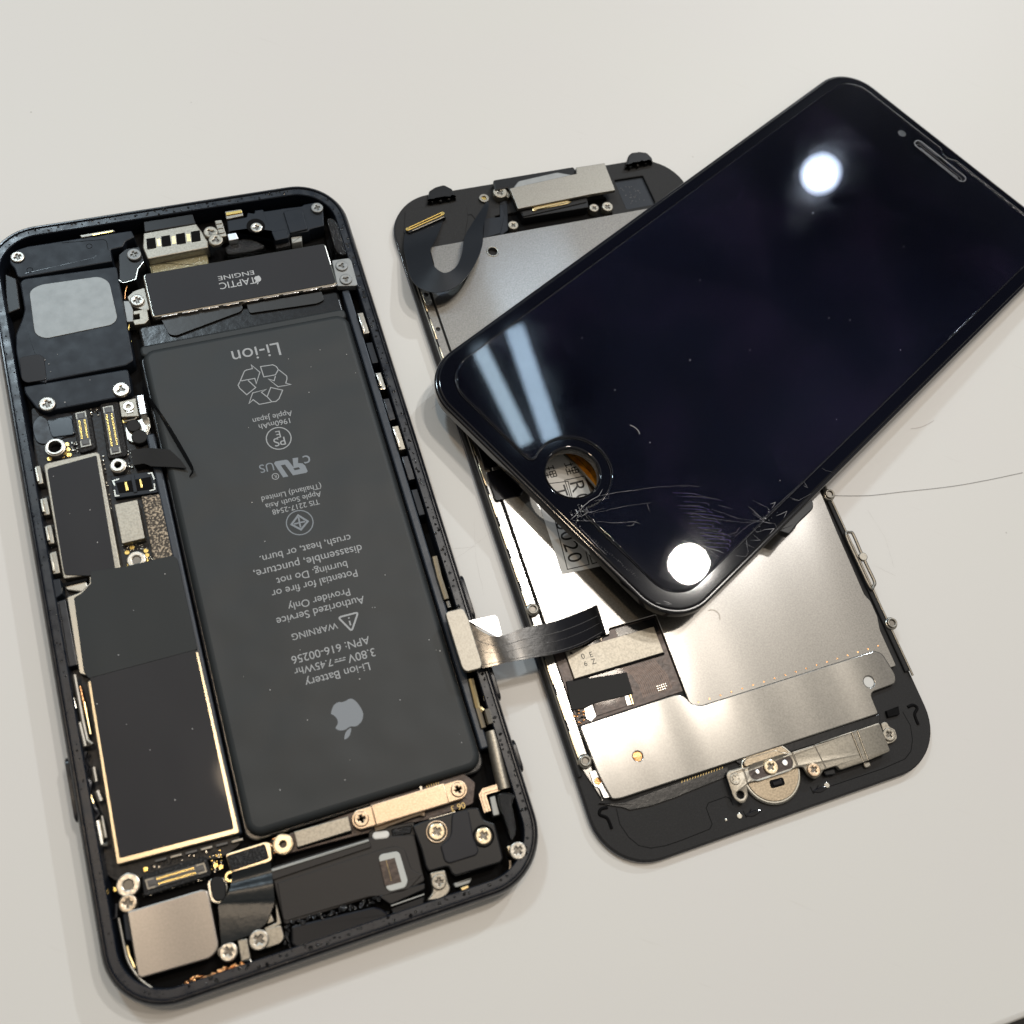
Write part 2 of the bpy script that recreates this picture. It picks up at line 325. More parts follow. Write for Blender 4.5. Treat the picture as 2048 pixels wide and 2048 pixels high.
# ------------------------------------------------------------------ mesh builder
class MB:
    def __init__(self): self.v, self.f, self.fm, self.mats, self.fs = [], [], [], [], []
    def mi(self, m):
        if m not in self.mats: self.mats.append(m)
        return self.mats.index(m)
    def add(self, vs, fs, m, sm=True):
        o = len(self.v); k = self.mi(m); self.v += [tuple(map(float, q)) for q in vs]
        for f in fs: self.f.append([i + o for i in f]); self.fm.append(k); self.fs.append(sm)
    def prism(self, p, z0, z1, m, bev=0.12, holes=(), seg=2, side=None, zf=None):
        p = ccw(clean(p)); n = len(p); holes = [ccw(clean(h))[::-1] for h in holes]
        bev = min(bev, (z1 - z0) * 0.9)
        rings = [(0.0, z0)]
        if bev > 0:
            for i in range(seg + 1):
                a = math.pi / 2 * i / seg; rings.append((bev * (1 - math.cos(a)), z1 - bev + bev * math.sin(a)))
        else: rings.append((0.0, z1))
        loops = [p] + holes
        vs, fs, tops, bots = [], [], [], []
        for lp in loops:
            L = len(lp); base = []
            for d, z in rings:
                q = offset(lp, d) if d > 0 else lp
                base.append(len(vs)); vs += [(a, c, z + (zf(a, c) if zf and z > z0 else 0)) for a, c in q]
            for r in range(len(rings) - 1):
                for i in range(L):
                    j = (i + 1) % L
                    fs.append([base[r] + i, base[r] + j, base[r + 1] + j, base[r + 1] + i])
            tops.append([base[-1] + i for i in range(L)]); bots.append([base[0] + i for i in range(L)])
        if not holes: capf = [tops[0]]; capb = [bots[0][::-1]]
        else:
            fl = [i for l in tops for i in l]; fb = [i for l in bots for i in l]
            tris = tessellate_polygon([[Vector((vs[i][0], vs[i][1], 0)) for i in l] for l in tops])
            capf, capb = [], []
            for t3 in tris:
                A3 = [vs[fl[i]] for i in t3]
                s = (A3[1][0] - A3[0][0]) * (A3[2][1] - A3[0][1]) - (A3[2][0] - A3[0][0]) * (A3[1][1] - A3[0][1])
                t3 = t3 if s > 0 else t3[::-1]
                capf.append([fl[i] for i in t3]); capb.append([fb[i] for i in t3[::-1]])
        o = len(self.f)
        self.add(vs, capf + capb + fs, m)
        if zf is None: self.fs[o:o + len(capf) + len(capb)] = [False] * (len(capf) + len(capb))
        return self
    def box(self, x0, y0, x1, y1, z0, z1, m, bev=0.1): return self.prism(rect(x0, y0, x1, y1), z0, z1, m, bev)
    def cyl(self, c, r, z0, z1, m, bev=0.08, n=24): return self.prism(circ(c, r, n), z0, z1, m, bev)
    def ring(self, c, r, ri, z0, z1, m, bev=0.06, n=28): return self.prism(circ(c, r, n), z0, z1, m, bev, holes=[circ(c, ri, n)])
    def flat(self, p, z, m):
        p = ccw(clean(p)); self.add([(a, c, z) for a, c in p], [list(range(len(p)))], m); return self
    def strip(self, pl, w, z, m, closed=False, lift=None):
        pl = clean(pl) if closed else [pl[0]] + [q for i, q in enumerate(pl[1:]) if math.hypot(q[0] - pl[i][0], q[1] - pl[i][1]) > 1e-4]
        n = len(pl)
        if n < 2: return self
        Lf, Rt = [], []
        for i in range(n):
            a = pl[i - 1] if (i > 0 or closed) else None; c = pl[i]; e = pl[(i + 1) % n] if (i < n - 1 or closed) else None
            d1 = Vector((c[0] - a[0], c[1] - a[1])).normalized() if a else None
            d2 = Vector((e[0] - c[0], e[1] - c[1])).normalized() if e else None
            d = (d1 + d2) if (d1 and d2) else (d1 or d2)
            if d.length < 1e-4: d = d1
            d.normalize(); nn = Vector((-d.y, d.x)); ref = d1 or d2
            k = 1 / max(0.4, abs(nn.dot(Vector((-ref.y, ref.x)))))
            wi = (w[i] if isinstance(w, (list, tuple)) else w) / 2
            zz = z[i] if isinstance(z, (list, tuple)) else z
            Lf.append((c[0] + nn.x * wi * k, c[1] + nn.y * wi * k, zz)); Rt.append((c[0] - nn.x * wi * k, c[1] - nn.y * wi * k, zz))
        fs = []
        for i in range(n if closed else n - 1):
            j = (i + 1) % n; fs.append([n + i, n + j, j, i])
        self.add(Lf + Rt, fs, m); return self
    def tube(self, pl, r, m, n=8, caps=True):
        pl = [Vector(q) for q in pl]; L = len(pl); vs, fs = [], []
        up = Vector((0, 0, 1))
        for i in range(L):
            d = (pl[min(i + 1, L - 1)] - pl[max(i - 1, 0)]).normalized()
            x = d.cross(up)
            if x.length < 1e-3: x = Vector((1, 0, 0))
            x.normalize(); y = x.cross(d)
            ri = r[i] if isinstance(r, (list, tuple)) else r
            for k in range(n):
                a = 2 * math.pi * k / n; vs.append(pl[i] + x * ri * math.cos(a) + y * ri * math.sin(a))
        for i in range(L - 1):
            for k in range(n):
                fs.append([i * n + k, i * n + (k + 1) % n, (i + 1) * n + (k + 1) % n, (i + 1) * n + k])
        if caps: fs += [list(range(n))[::-1], [(L - 1) * n + k for k in range(n)]]
        self.add(vs, fs, m); return self
    def sheet(self, pairs, th, m):
        """a bent band: pairs of 3-D edge points, given thickness downwards"""
        n = len(pairs); vs, fs = [], []
        for a, c in pairs: vs += [tuple(a), tuple(c), (a[0], a[1], a[2] - th), (c[0], c[1], c[2] - th)]
        for i in range(n - 1):
            o, q = 4 * i, 4 * i + 4
            fs += [[o, o + 1, q + 1, q], [o + 2, q + 2, q + 3, o + 3], [o, q, q + 2, o + 2], [o + 1, o + 3, q + 3, q + 1]]
        fs += [[0, 2, 3, 1], [4 * n - 4, 4 * n - 3, 4 * n - 1, 4 * n - 2]]
        self.add(vs, fs, m); return self
    def screw(self, c, r, z0, z1, m='screw_steel', kind='cross', rot=0.3, dome=0.0):
        n = 32; hw, al = 0.115 * r, 0.46 * r
        if kind == 'cross':
            cr = [(hw, hw), (hw, al), (-hw, al), (-hw, hw), (-al, hw), (-al, -hw), (-hw, -hw), (-hw, -al), (hw, -al), (hw, -hw), (al, -hw), (al, hw)]
        elif kind == 'tri':
            cr = []
            for k in range(3):
                a = 2 * math.pi * k / 3
                for dx, dy in ((al, -hw), (al, hw), (hw * 0.7, hw * 1.2)):
                    cr.append((dx * math.cos(a) - dy * math.sin(a), dx * math.sin(a) + dy * math.cos(a)))
        else: cr = circ((0, 0), 0.42 * r, 6 if kind == 'hex' else 20)
        ca, sa = math.cos(rot), math.sin(rot)
        cr = [(c[0] + a * ca - e * sa, c[1] + a * sa + e * ca) for a, e in cr]
        self.prism(circ(c, r, n), z0, z1, m, min(0.16 * r, 0.2), holes=[cr], seg=2)
        self.flat(cr, z1 - min(0.28, (z1 - z0) * 0.8), 'screw_dark'); return self
    def build(self, name, parent=None, label=None, ang=32):
        me = bpy.data.meshes.new(name)
        me.from_pydata([(a * S, c * S, e * S) for a, c, e in self.v], [], self.f)
        for m in self.mats: me.materials.append(M[m])
        me.polygons.foreach_set('material_index', self.fm)
        me.update()
        me.set_sharp_from_angle(angle=math.radians(ang))
        me.polygons.foreach_set('use_smooth', self.fs)
        me.update()
        o = bpy.data.objects.new(name, me); COL.objects.link(o)
        if parent: o.parent = parent
        if label: o['label'] = label
        return o

def text_polys(s):
    """flat letter mesh of a string: (verts, faces) with its bounding box from (0,0)"""
    cu = bpy.data.curves.new('lettering', 'FONT'); cu.body = s; cu.size = 1.0; cu.resolution_u = 5
    ob = bpy.data.objects.new('lettering', cu); COL.objects.link(ob)
    dg = bpy.context.evaluated_depsgraph_get(); dg.update()
    me = bpy.data.meshes.new_from_object(ob.evaluated_get(dg))
    vs = [tuple(v.co) for v in me.vertices]; fs = [list(p.vertices) for p in me.polygons]
    bpy.data.objects.remove(ob); bpy.data.curves.remove(cu); bpy.data.meshes.remove(me)
    return vs, fs
def add_text(mb, s, c, width, ang, z, m, height=None, squash=1.0):
    vs, fs = text_polys(s)
    if not vs: return
    xs = [v[0] for v in vs]; ys = [v[1] for v in vs]
    w = max(xs) - min(xs); h = max(ys) - min(ys)
    kx = width / w if width else height / h
    ky = (height / h) if height else kx * squash
    cx, cy = (max(xs) + min(xs)) / 2, (max(ys) + min(ys)) / 2
    ca, sa = math.cos(ang), math.sin(ang); out = []
    for v in vs:
        a, e = (v[0] - cx) * kx, (v[1] - cy) * ky
        out.append((c[0] + a * ca - e * sa, c[1] + a * sa + e * ca, z))
    mb.add(out, fs, m)

def thing(name, label, cat, frame=None, group=None):
    o = bpy.data.objects.new(name, None); COL.objects.link(o)
    o.empty_display_size = 0.3
    if frame: o.matrix_world = frame.matrix()
    o['label'] = label; o['category'] = cat
    if group: o['group'] = group
    return o

# ================================================================== setting
t_edge0, t_edge1 = WORLD(2030, 2048), WORLD(2102, 2020)
dx, dy = t_edge1[0] - t_edge0[0], t_edge1[1] - t_edge0[1]; dl = math.hypot(dx, dy); dx, dy = dx / dl, dy / dl
far = 700
e0 = (t_edge0[0] - dx * 340, t_edge0[1] - dy * 340); e1 = (t_edge0[0] + dx * 340, t_edge0[1] + dy * 340)
mb = MB()
mb.prism([e0, e1, (e1[0] - dy * far, e1[1] + dx * far), (e0[0] - dy * far, e0[1] + dx * far)], -25, 0, 'table', 1.3, seg=3)
o = mb.build('table_top'); o['kind'] = 'structure'
mb = MB(); mb.flat([(-3000, -3000), (3000, -3000), (3000, 3000), (-3000, 3000)], -700, 'floor')
o = mb.build('floor'); o['kind'] = 'structure'

# ================================================================== phone body
B = Frame((-41.7664, 52.8435, 0), Rz(0.647902))
def zf(ox, oy, fr=None, k=4.83):
    fr = fr or B
    def g(pts, z):
        if isinstance(pts, tuple): return fr(ox + pts[0] / k, oy + pts[1] / k, z)
        return fr.zoom(ox, oy, pts, z, k)
    g.k = k; g.ox = ox; g.oy = oy; g.fr = fr
    return g
Z1, Z2, Z3, Z4 = zf(0, 350), zf(350, 350), zf(0, 700), zf(350, 700)
Z5, Z6, Z7, Z8 = zf(50, 1050), zf(400, 1050), zf(100, 1400), zf(450, 1400)
Y1, Y2, Y3, Y4 = zf(150, 1650), zf(450, 1650), zf(700, 1400), zf(750, 1050)
def rad(Z, r): return r / Z.k * 0.0985
phone = thing('phone_body', 'opened black phone body with battery and circuit boards exposed', 'phone', B)

def loft(mb, w, h, r, prof, m, n=14, cap0=False, cap1=False):
    vs, fs, L = [], [], None
    for ins, z in prof:
        q = rect(-w / 2 + ins, -h / 2 + ins, w / 2 - ins, h / 2 - ins, max(r - ins, 0.6), n)
        L = len(q); vs += [(a, c, z) for a, c in q]
    for k in range(len(prof) - 1):
        for i in range(L):
            j = (i + 1) % L; fs.append([k * L + i, k * L + j, (k + 1) * L + j, (k + 1) * L + i])
    if cap0: fs.append(list(range(L))[::-1])
    if cap1: fs.append([(len(prof) - 1) * L + i for i in range(L)])
    mb.add(vs, fs, m)
BW, BH, BR = 67.1, 138.3, 9.85
mb = MB()
loft(mb, BW, BH, BR, [(4.0, 0), (2.2, .15), (1.0, .7), (.3, 1.6), (0, 2.8), (0, 3.9), (.2, 4.8), (.5, 5.3), (.78, 5.5), (.98, 5.5), (1.06, 5.38)], 'anodised', cap0=True)
loft(mb, BW, BH, BR, [(1.06, 5.38), (1.16, 5.2), (1.24, 5.2), (1.30, 5.3), (2.35, 5.3), (2.5, 5.15), (2.55, 1.2)], 'anodised_blue_sheen')
loft(mb, BW, BH, BR, [(2.55, 1.2), (2.56, 1.2)], 'gap_black', cap1=True)
housing = mb.build('housing', phone)
def side_button(name, sx, y0, y1):
    mb = MB(); x = sx * 33.55
    a, c = (x - sx * 0.6), (x + sx * 0.42)
    # capsule profile in y-z pushed out along x
    prof = capsule((min(y0, y1) + 1.1, 3.4), (max(y0, y1) - 1.1, 3.4), 1.1)
    n = len(prof); vs = [(a, p[0], p[1]) for p in prof] + [(c - sx * .12, p[0], p[1]) for p in prof]
    pin = offset(ccw(prof), 0.15) if area(prof) > 0 else offset(ccw(prof), 0.15)[::-1]
    vs += [(c, p[0], p[1]) for p in pin]
    fs = [[i, (i + 1) % n, n + (i + 1) % n, n + i] for i in range(n)] + [[n + i, n + (i + 1) % n, 2 * n + (i + 1) % n, 2 * n + i] for i in range(n)]
    fs.append([2 * n + i for i in range(n)])
    if sx < 0: fs = [f[::-1] for f in fs]
    mb.add(vs, fs, 'anodised'); return mb.build(name, housing)
ya = lambda x, y: B(x, y, 3.4)[1]
side_button('power_button', -1, ya(128, 1518), ya(152, 1646))
side_button('volume_button', 1, ya(926, 1151), ya(957, 1238))
side_button('volume_button', 1, ya(980, 1322), ya(1004, 1400))
side_button('mute_switch', 1, ya(1027, 1479), ya(1048, 1543))

# dark tray the parts sit in
def scr(parent, Z, c, r, z0, z1, m='screw_steel', kind='cross', rot=None, name='screw'):
    if m == 'screw_steel' and kind == 'cross': m = random.choice(('screw_steel', 'screw_warm', 'screw_dull'))
    mb = MB(); mb.screw(Z(c, z1), rad(Z, r), z0, z1, m, kind, random.uniform(0, 3) if rot is None else rot)
    return mb.build(name, parent)

# ------------------------------------------------------------------ battery
bx0, bx1, by0, by1 = -10.2, 27.7, -49.7, 38.4
BT = 5.0
mb = MB()
def pillow(a, c): return 0
mb.prism(rect(bx0 - .5, by0 - .5, bx1 + .5, by1 + .4, 2.0, 8), 1.25, 3.0, 'battery_side', .3)
mb.prism(rect(bx0, by0, bx1, by1, 2.4, 8), 2.2, BT, 'battery_film', 1.15, seg=5)
# wrap flap towards the vibration motor
mb.prism(rect(bx0 + .4, by1 - .6, bx1 - .1, 44.2, .8), 1.3, 3.7, 'battery_side', .5, seg=3)
mb.prism(rect(bx0 - .1, by1 - .9, bx1, by1 + 1.5, .9), 2.2, 4.05, 'battery_film', .5, seg=3)
battery = mb.build('battery', phone)
mb = MB(); mb.prism(rounded(Z1([(x, y) for x, y in ((1560, 1400), (1632, 1540), (1700, 1552), (2320, 1320), (2345, 1290), (2330, 1220))], 4.1), [.2, .5, .4, .4, .3, .2]), 3.95, 4.12, 'pull_tab', .05)
mb.build('pull_tab', battery)
mb = MB(); mb.prism(rounded(Z2([(690, 1250), (720, 1335), (1375, 1240), (1440, 1205), (1415, 1125)], 4.1), [.2, .5, .6, .4, .2]), 3.95, 4.12, 'pull_tab', .05)
mb.build('pull_tab', battery)
PZ = BT + 0.025
def printed(name, parts, parent=battery, z=PZ, m='white_print'):
    mb = MB()
    for s, x, y, wpx in parts:
        a = B(x - wpx / 2 * math.cos(.26), y + wpx / 2 * math.sin(.26), z); c = B(x + wpx / 2 * math.cos(.26), y - wpx / 2 * math.sin(.26), z)
        w = math.hypot(a[0] - c[0], a[1] - c[1])
        add_text(mb, s, B(x, y, z), w, math.pi, z, m)
    return mb.build(name, parent)
printed('printed_text', [('Li-ion', 512.5, 706, 96)])
printed('printed_text', [('Apple Japan', 545, 832.5, 80), ('1960mAh', 549, 847.5, 63)])
printed('printed_text', [('(Thailand) Limited', 583, 983.6, 122), ('Apple South Asia', 586.6, 998.8, 114), ('TIS 2217-2548', 592, 1014, 96)])
printed('printed_text', [('crush, heat, or burn.', 611.6, 1096, 186), ('disassemble, puncture,', 616.8, 1120, 222), ('burning. Do not', 624, 1143.5, 145), ('Potential for fire or', 629.8, 1167, 176)])
printed('printed_text', [('Provider Only', 638, 1197, 127), ('Authorized Service', 642, 1221, 181)])
printed('printed_text', [('WARNING', 629.8, 1262.6, 94)])
printed('printed_text', [('APN: 616-00256', 662, 1300, 161), ('3.80V', 723, 1311, 56), ('7.45Whr', 627, 1334.5, 79), ('Li-ion Battery', 675, 1347, 133)])
wz = lambda Z, w: w / Z.k * 0.1
mb = MB()
mb.strip(Z6([(1405, 1300), (1300, 1327)], PZ), .16, PZ, 'white_print')
for a, c in (((1405, 1278), (1378, 1285)), ((1367, 1288), (1340, 1295)), ((1329, 1298), (1302, 1305))):
    mb.strip(Z6([a, c], PZ), .16, PZ, 'white_print')
mb.build('printed_symbol', battery)
mb = MB()                                                        # recycling arrows
for pl in ([(630, 300), (670, 205), (690, 193), (748, 180), (738, 145), (820, 215), (785, 324), (771, 274)],
           [(826, 160), (945, 143), (980, 160), (998, 190), (970, 240), (858, 260)],
           [(925, 362), (1040, 388), (1005, 470), (975, 497), (935, 500), (890, 450)]):
    mb.strip(Z4(pl, PZ), .17, PZ, 'white_print', True)
for pl in ([(626, 308), (610, 340), (625, 370), (693, 432), (780, 362), (706, 294)],
           [(1004, 192), (1078, 250), (1082, 278), (1070, 320), (1118, 333), (995, 355), (904, 281), (958, 297), (970, 250)],
           [(929, 503), (815, 525), (755, 480), (715, 516), (750, 415), (882, 380), (835, 408), (886, 450)]):
    mb.strip(Z4(pl, PZ), .17, PZ, 'white_print')
mb.build('recycling_symbol', battery)
mb = MB()                                                        # PSE mark
mb.strip(circ(Z4((1002, 853), PZ), 2.15, 48), .18, PZ, 'white_print', True)
add_text(mb, 'PS', Z4((1010, 885), PZ), 2.0, math.pi, PZ, 'white_print'); add_text(mb, 'E', Z4((996, 815), PZ), .8, math.pi, PZ, 'white_print', 1.35)
mb.build('printed_mark', battery)
mb = MB()                                                        # UL recognised mark
mb.flat(Z4([(955, 1095), (972, 1076), (1075, 1060), (1092, 1066), (1145, 1132), (1135, 1046), (1190, 1038), (1188, 1092), (1232, 1095), (1258, 1118), (1282, 1172), (1268, 1186), (1140, 1211), (1062, 1106), (1022, 1115), (1095, 1221), (1045, 1231)], PZ), PZ, 'logo_print')
mb.flat(Z4([(1143, 1143), (1196, 1132), (1210, 1150), (1156, 1162)], PZ + .006), PZ + .006, 'battery_film')
add_text(mb, 'c', Z4((1272, 1055), PZ), 1.2, math.pi, PZ, 'logo_print'); add_text(mb, 'US', Z4((885, 1137), PZ), 2.45, math.pi, PZ, 'logo_print')
mb.strip(circ(Z4((970, 1221), PZ), .56, 24), .12, PZ, 'white_print', True); add_text(mb, 'R', Z4((970, 1221), PZ), .42, math.pi, PZ, 'white_print')
mb.build('printed_mark', battery)
mb = MB()                                                        # diamond in a ring
mb.strip(circ(Z4((1205, 1667), PZ), 2.25, 48), .18, PZ, 'logo_print', True)
mb.strip(Z4([(1190, 1597), (1283, 1655), (1217, 1735), (1125, 1685)], PZ), .34, PZ, 'logo_print', True)
mb.strip(Z4([(1193, 1615), (1213, 1715)], PZ + .005), .28, PZ + .005, 'logo_print'); mb.strip(Z4([(1150, 1681), (1195, 1670)], PZ + .005), .28, PZ + .005, 'logo_print'); mb.strip(Z4([(1213, 1666), (1258, 1657)], PZ + .005), .28, PZ + .005, 'logo_print')
mb.build('printed_mark', battery)
mb = MB()                                                        # warning triangle
mb.strip(rounded(Z6([(1335, 893), (1527, 843), (1466, 1025)], PZ), .5), .30, PZ, 'white_print', True)
mb.strip(Z6([(1443, 925), (1455, 970)], PZ), .24, PZ, 'white_print'); mb.strip(Z6([(1437, 892), (1439, 905)], PZ), .26, PZ, 'white_print')
mb.build('warning_triangle', battery)
apple = smooth([(675.7, 1446.6), (670.5, 1456)], 1)
body1 = smooth([(661.9, 1427.8), (669, 1432), (674.2, 1438.5), (675.5, 1446.6), (670.7, 1456)], 5)
body2 = smooth([(670.7, 1456), (675.7, 1459.8), (683, 1461), (691, 1459), (700.5, 1453), (711, 1452.8), (719, 1447.6), (724.3, 1440.4), (726.3, 1431), (725.5, 1424), (720.9, 1414.5), (712.6, 1403.5), (704.3, 1397.8), (698, 1398), (692, 1401.6), (683.6, 1404.3), (677.4, 1404.3), (669, 1409), (664, 1418), (661.9, 1427.8)], 5)
leaf = smooth([(689.1, 1478.8), (690, 1468.5), (694.3, 1461), (701.7, 1456), (701.5, 1464.5), (697.5, 1473.5)], 5, True)
mb = MB(); mb.flat(B.pts(clean(body1 + body2), PZ), PZ, 'logo_print'); mb.flat(B.pts(leaf, PZ), PZ, 'logo_print')
mb.build('printed_logo', battery)

# ------------------------------------------------------------------ vibration motor
mb = MB()
tx0, tx1, ty0, ty1 = -6.9, 27.7, 44.75, 54.5
mb.prism(rect(tx0, ty0, tx1, ty1, .7), 1.3, 4.85, 'steel_trim', .28)
for k in range(9):                                                # folded lid seams along both long sides
    x = tx0 + 1.6 + k * 3.75
    mb.box(x, ty0 - .12, x + 2.9, ty0 + .25, 2.2, 4.72, 'steel', .06)
motor = mb.build('vibration_motor', phone)
mb = MB(); mb.prism(rect(tx0 + .35, ty0 + .28, tx1 - .3, ty1 - .28, .55), 4.83, 4.97, 'graphite_sticker', .05); mb.build('sticker', motor)
mb = MB()
mb.prism(rounded(Z2([(1515, 835), (1680, 812), (1705, 840), (1765, 1070), (1745, 1082), (1570, 1085)], 5.0), .3), 4.0, 5.4, 'stamped_silver', .12)
mb.build('mounting_bracket', motor)
mb = MB(); mb.prism(rounded(Z1([(1225, 1180), (1290, 1120), (1395, 1085), (1445, 1300), (1395, 1312), (1270, 1265)], 3.9), .35), 2.0, 3.9, 'nickel_matte', .12)
mb.build('mounting_bracket', motor)
scr(motor, Z2, (1610, 872), 58, 5.3, 5.75, 'stamped_silver', 'tri'); scr(motor, Z2, (1650, 1002), 58, 5.3, 5.75, 'stamped_silver', 'tri')
scr(motor, Z1, (1322, 1205), 62, 3.8, 4.35, 'screw_steel', 'cross')
mb = MB(); zt = 4.985
def tline(mb, s, Z, c, w, m, z):
    k = Z.k
    wm = w / k * 0.107
    add_text(mb, s, Z(c, z), wm, math.pi, z, m)
tline(mb, 'TAPTIC', Z2, (607, 1044), 308, 'taptic_print', zt)
add_text(mb, 'ENGINE', Z2((590, 970), zt), 308 / 4.83 * .105, math.pi, zt, 'taptic_print', 0.95)
lc = (798, 1012)
def mini_logo(mb, Z, c, s, z, m):
    """the same fruit mark, small"""
    cx, cy = 694, 1432
    pts = [Z((c[0] + (x - cx) * s, c[1] + (y - cy) * s), z) for x, y in clean(body1 + body2)]
    mb.flat(pts, z, m)
    mb.flat([Z((c[0] + (x - cx) * s, c[1] + (y - cy) * s), z) for x, y in leaf], z, m)
mini_logo(mb, Z2, (798, 1008), 1.05, zt, 'taptic_print')
mb.build('printed_text', motor)

# ------------------------------------------------------------------ top end of the body
mb = MB()                                                         # antenna cover
mb.prism(rounded(Z1([(100, 760), (160, 722), (255, 690), (760, 610), (1270, 535), (1300, 600), (1215, 640), (1185, 695), (1068, 722), (1085, 835), (200, 992), (165, 980), (140, 905), (90, 850)], 4.7), [.6, .4, .3, .2, .4, .3, .4, .3, .3, .3, .6, .3, .3, .4]), 1.3, 4.7, 'blue_sheen_plastic', .22)
cover = mb.build('antenna_cover', phone)
mb = MB()
mb.strip(circ(Z1((862, 687), 4.72), .50, 20), .10, 4.72, 'gap_black', True); mb.strip(circ(Z1((287, 917), 4.72), .50, 20), .10, 4.72, 'gap_black', True)
mb.strip(Z1([(600, 655), (1000, 622), (1030, 640), (1045, 720)], 4.72), .10, 4.72, 'gap_black'); mb.strip(Z1([(240, 950), (900, 800), (930, 780)], 4.72), .07, 4.72, 'anodised_blue_sheen')
mb.build('moulded_line', cover)
scr(cover, Z1, (167, 787), 60, 4.6, 5.05)
mb = MB()
mb.prism(Z1([(770, 582), (1090, 528), (1115, 545), (790, 606)], 4.9), 3.0, 4.95, 'nickel_matte', .08)
mb.prism(Z1([(890, 572), (1085, 538), (1090, 548), (895, 586)], 5.0), 4.9, 5.02, 'gold', .03)
mb.build('contact_strip', phone)
mb = MB()                                                         # speaker enclosure
mb.prism(rounded(Z1([(190, 1035), (230, 1000), (1125, 880), (1292, 1790), (1215, 1840), (450, 1990), (440, 2010), (200, 1960), (150, 1700), (150, 1540), (215, 1380), (235, 1300)], 4.6), [.5, .5, .5, .7, .4, .3, .2, .4, .5, .5, .5, .5]), 1.3, 4.6, 'blue_sheen_plastic', .25)
mb.prism(rounded(Z1([(45, 950), (160, 1000), (195, 1290), (60, 1345)], 3.8), .4), 1.3, 3.8, 'black_plastic', .2)
enclosure = mb.build('speaker_enclosure', phone)
mb = MB(); mb.prism(rounded(Z1([(282, 1120), (380, 1060), (960, 978), (1055, 1030), (1135, 1385), (1085, 1445), (430, 1582), (335, 1535)], 4.72), [1.1, 1.2, 1.2, 1.1, 1.0, 1.0, 1.1, 1.1]), 4.55, 4.72, 'stamped_silver', .06)
mb.build('speaker_plate', enclosure)
mb = MB(); mb.prism(rounded(Z3([(185, 72), (375, 38), (425, 70), (450, 288), (255, 318), (210, 285)], 4.72), [.4, .6, .6, .2, .5, .5]), 4.5, 4.78, 'graphite_sticker', .1)
mb.build('label_pad', enclosure)
mb = MB(); mb.prism(rounded(Z3([(225, 352), (1235, 180), (1272, 405), (1232, 442), (425, 597), (350, 562), (240, 420)], 4.3), [.4, .4, .6, .6, 1.0, .6, .4]), 1.3, 4.3, 'blue_sheen_plastic', .25)
lower = mb.build('retaining_plate', phone)
scr(lower, Z3, (452, 517), 68, 4.2, 4.85, 'screw_steel'); scr(lower, Z3, (1166, 377), 70, 4.2, 4.85, 'screw_steel', 'tri')
mb = MB()                                                         # flash / camera wiring cover with four slots
mb.prism(rounded(Z1([(1385, 560), (1895, 470), (1960, 560), (2010, 640), (2012, 700), (1425, 812), (1378, 700)], 5.0), .25), 2.0, 5.0, 'can_silver', .2)
mb.prism(rounded(Z1([(1385, 450), (1860, 375), (1890, 470), (1395, 552)], 4.6), .2), 2.0, 4.6, 'black_plastic', .15)
comb = mb.build('connector_shield', phone)
mb = MB()
for k in range(4):
    x, y = 1462 + k * 143.5, 660 - k * 23
    mb.prism(Z1([(x - 50, y - 44), (x + 36, y - 58), (x + 48, y + 44), (x - 40, y + 58)], 5.05), 4.9, 5.06, 'gap_black', .03)
    if k < 3:
        x += 72; y -= 8
        mb.prism(Z1([(x - 22, y - 34), (x + 12, y - 40), (x + 22, y + 30), (x - 12, y + 36)], 5.04), 4.9, 5.045, 'brass', .02)
mb.build('slot', comb)
scr(comb, Z2, (343, 548), 66, 4.8, 5.5, 'can_silver', 'tri'); scr(comb, Z2, (392, 622), 66, 5.0, 5.7, 'can_silver', 'tri'); scr(comb, Z1, (1292, 762), 64, 5.0, 5.5, 'stamped_silver')
mb = MB(); mb.prism(rounded(Z1([(1145, 770), (1215, 712), (1345, 690), (1390, 830), (1330, 900), (1308, 1005), (1185, 1042), (1150, 1010)], 4.9), .3), 1.3, 4.9, 'black_plastic', .15)
mb.strip(Z1([(1388, 835), (1332, 905), (1310, 1005), (1190, 1040), (1148, 1012)], 4.86), .14, 4.86, 'steel_trim'); mb.build('bracket', phone)
mb = MB()
mb.prism(rounded(Z1([(1190, 1215), (1245, 1215), (1285, 1300), (1285, 1415), (1225, 1420)], 4.2), .2), 1.3, 4.2, 'stamped_silver', .1)
mb.prism(rounded(Z1([(1285, 1315), (1420, 1290), (1438, 1395), (1400, 1435), (1300, 1450), (1280, 1400), (1350, 1390), (1345, 1340), (1290, 1350)], 4.0), .2), 1.3, 4.0, 'can_silver', .1)
mb.build('grounding_clip', phone)
mb = MB(); mb.tube([(*Z1(q, 3.6), 3.6) for q in smooth([(1240, 1040), (1212, 1120), (1205, 1200)], 4)], .14, 'copper'); mb.build('wire', phone); mb = MB(); mb.tube([(*Z1(q, 3.4), 3.4) for q in smooth([(1250, 1430), (1240, 1520), (1262, 1620)], 4)], .16, 'gold'); mb.build('wire', phone)
mb = MB(); mb.prism(rounded(Z1([(1430, 830), (2000, 740), (2020, 880), (1460, 960)], 3.2), .3), 1.3, 3.0, 'glue', .4)
mb.build('adhesive', phone)
mb = MB()                                                         # black corner bracket
mb.prism(rounded(Z2([(500, 440), (690, 405), (700, 360), (765, 370), (770, 340), (850, 330), (855, 350), (1000, 330), (1050, 320), (1225, 300), (1240, 285), (1390, 255), (1430, 300), (1440, 490), (1300, 525), (1290, 545), (1115, 570), (1100, 600), (970, 635), (930, 545), (845, 535), (720, 540), (690, 525), (515, 552)], 4.6), .22), 1.3, 4.6, 'blue_sheen_plastic', .2)
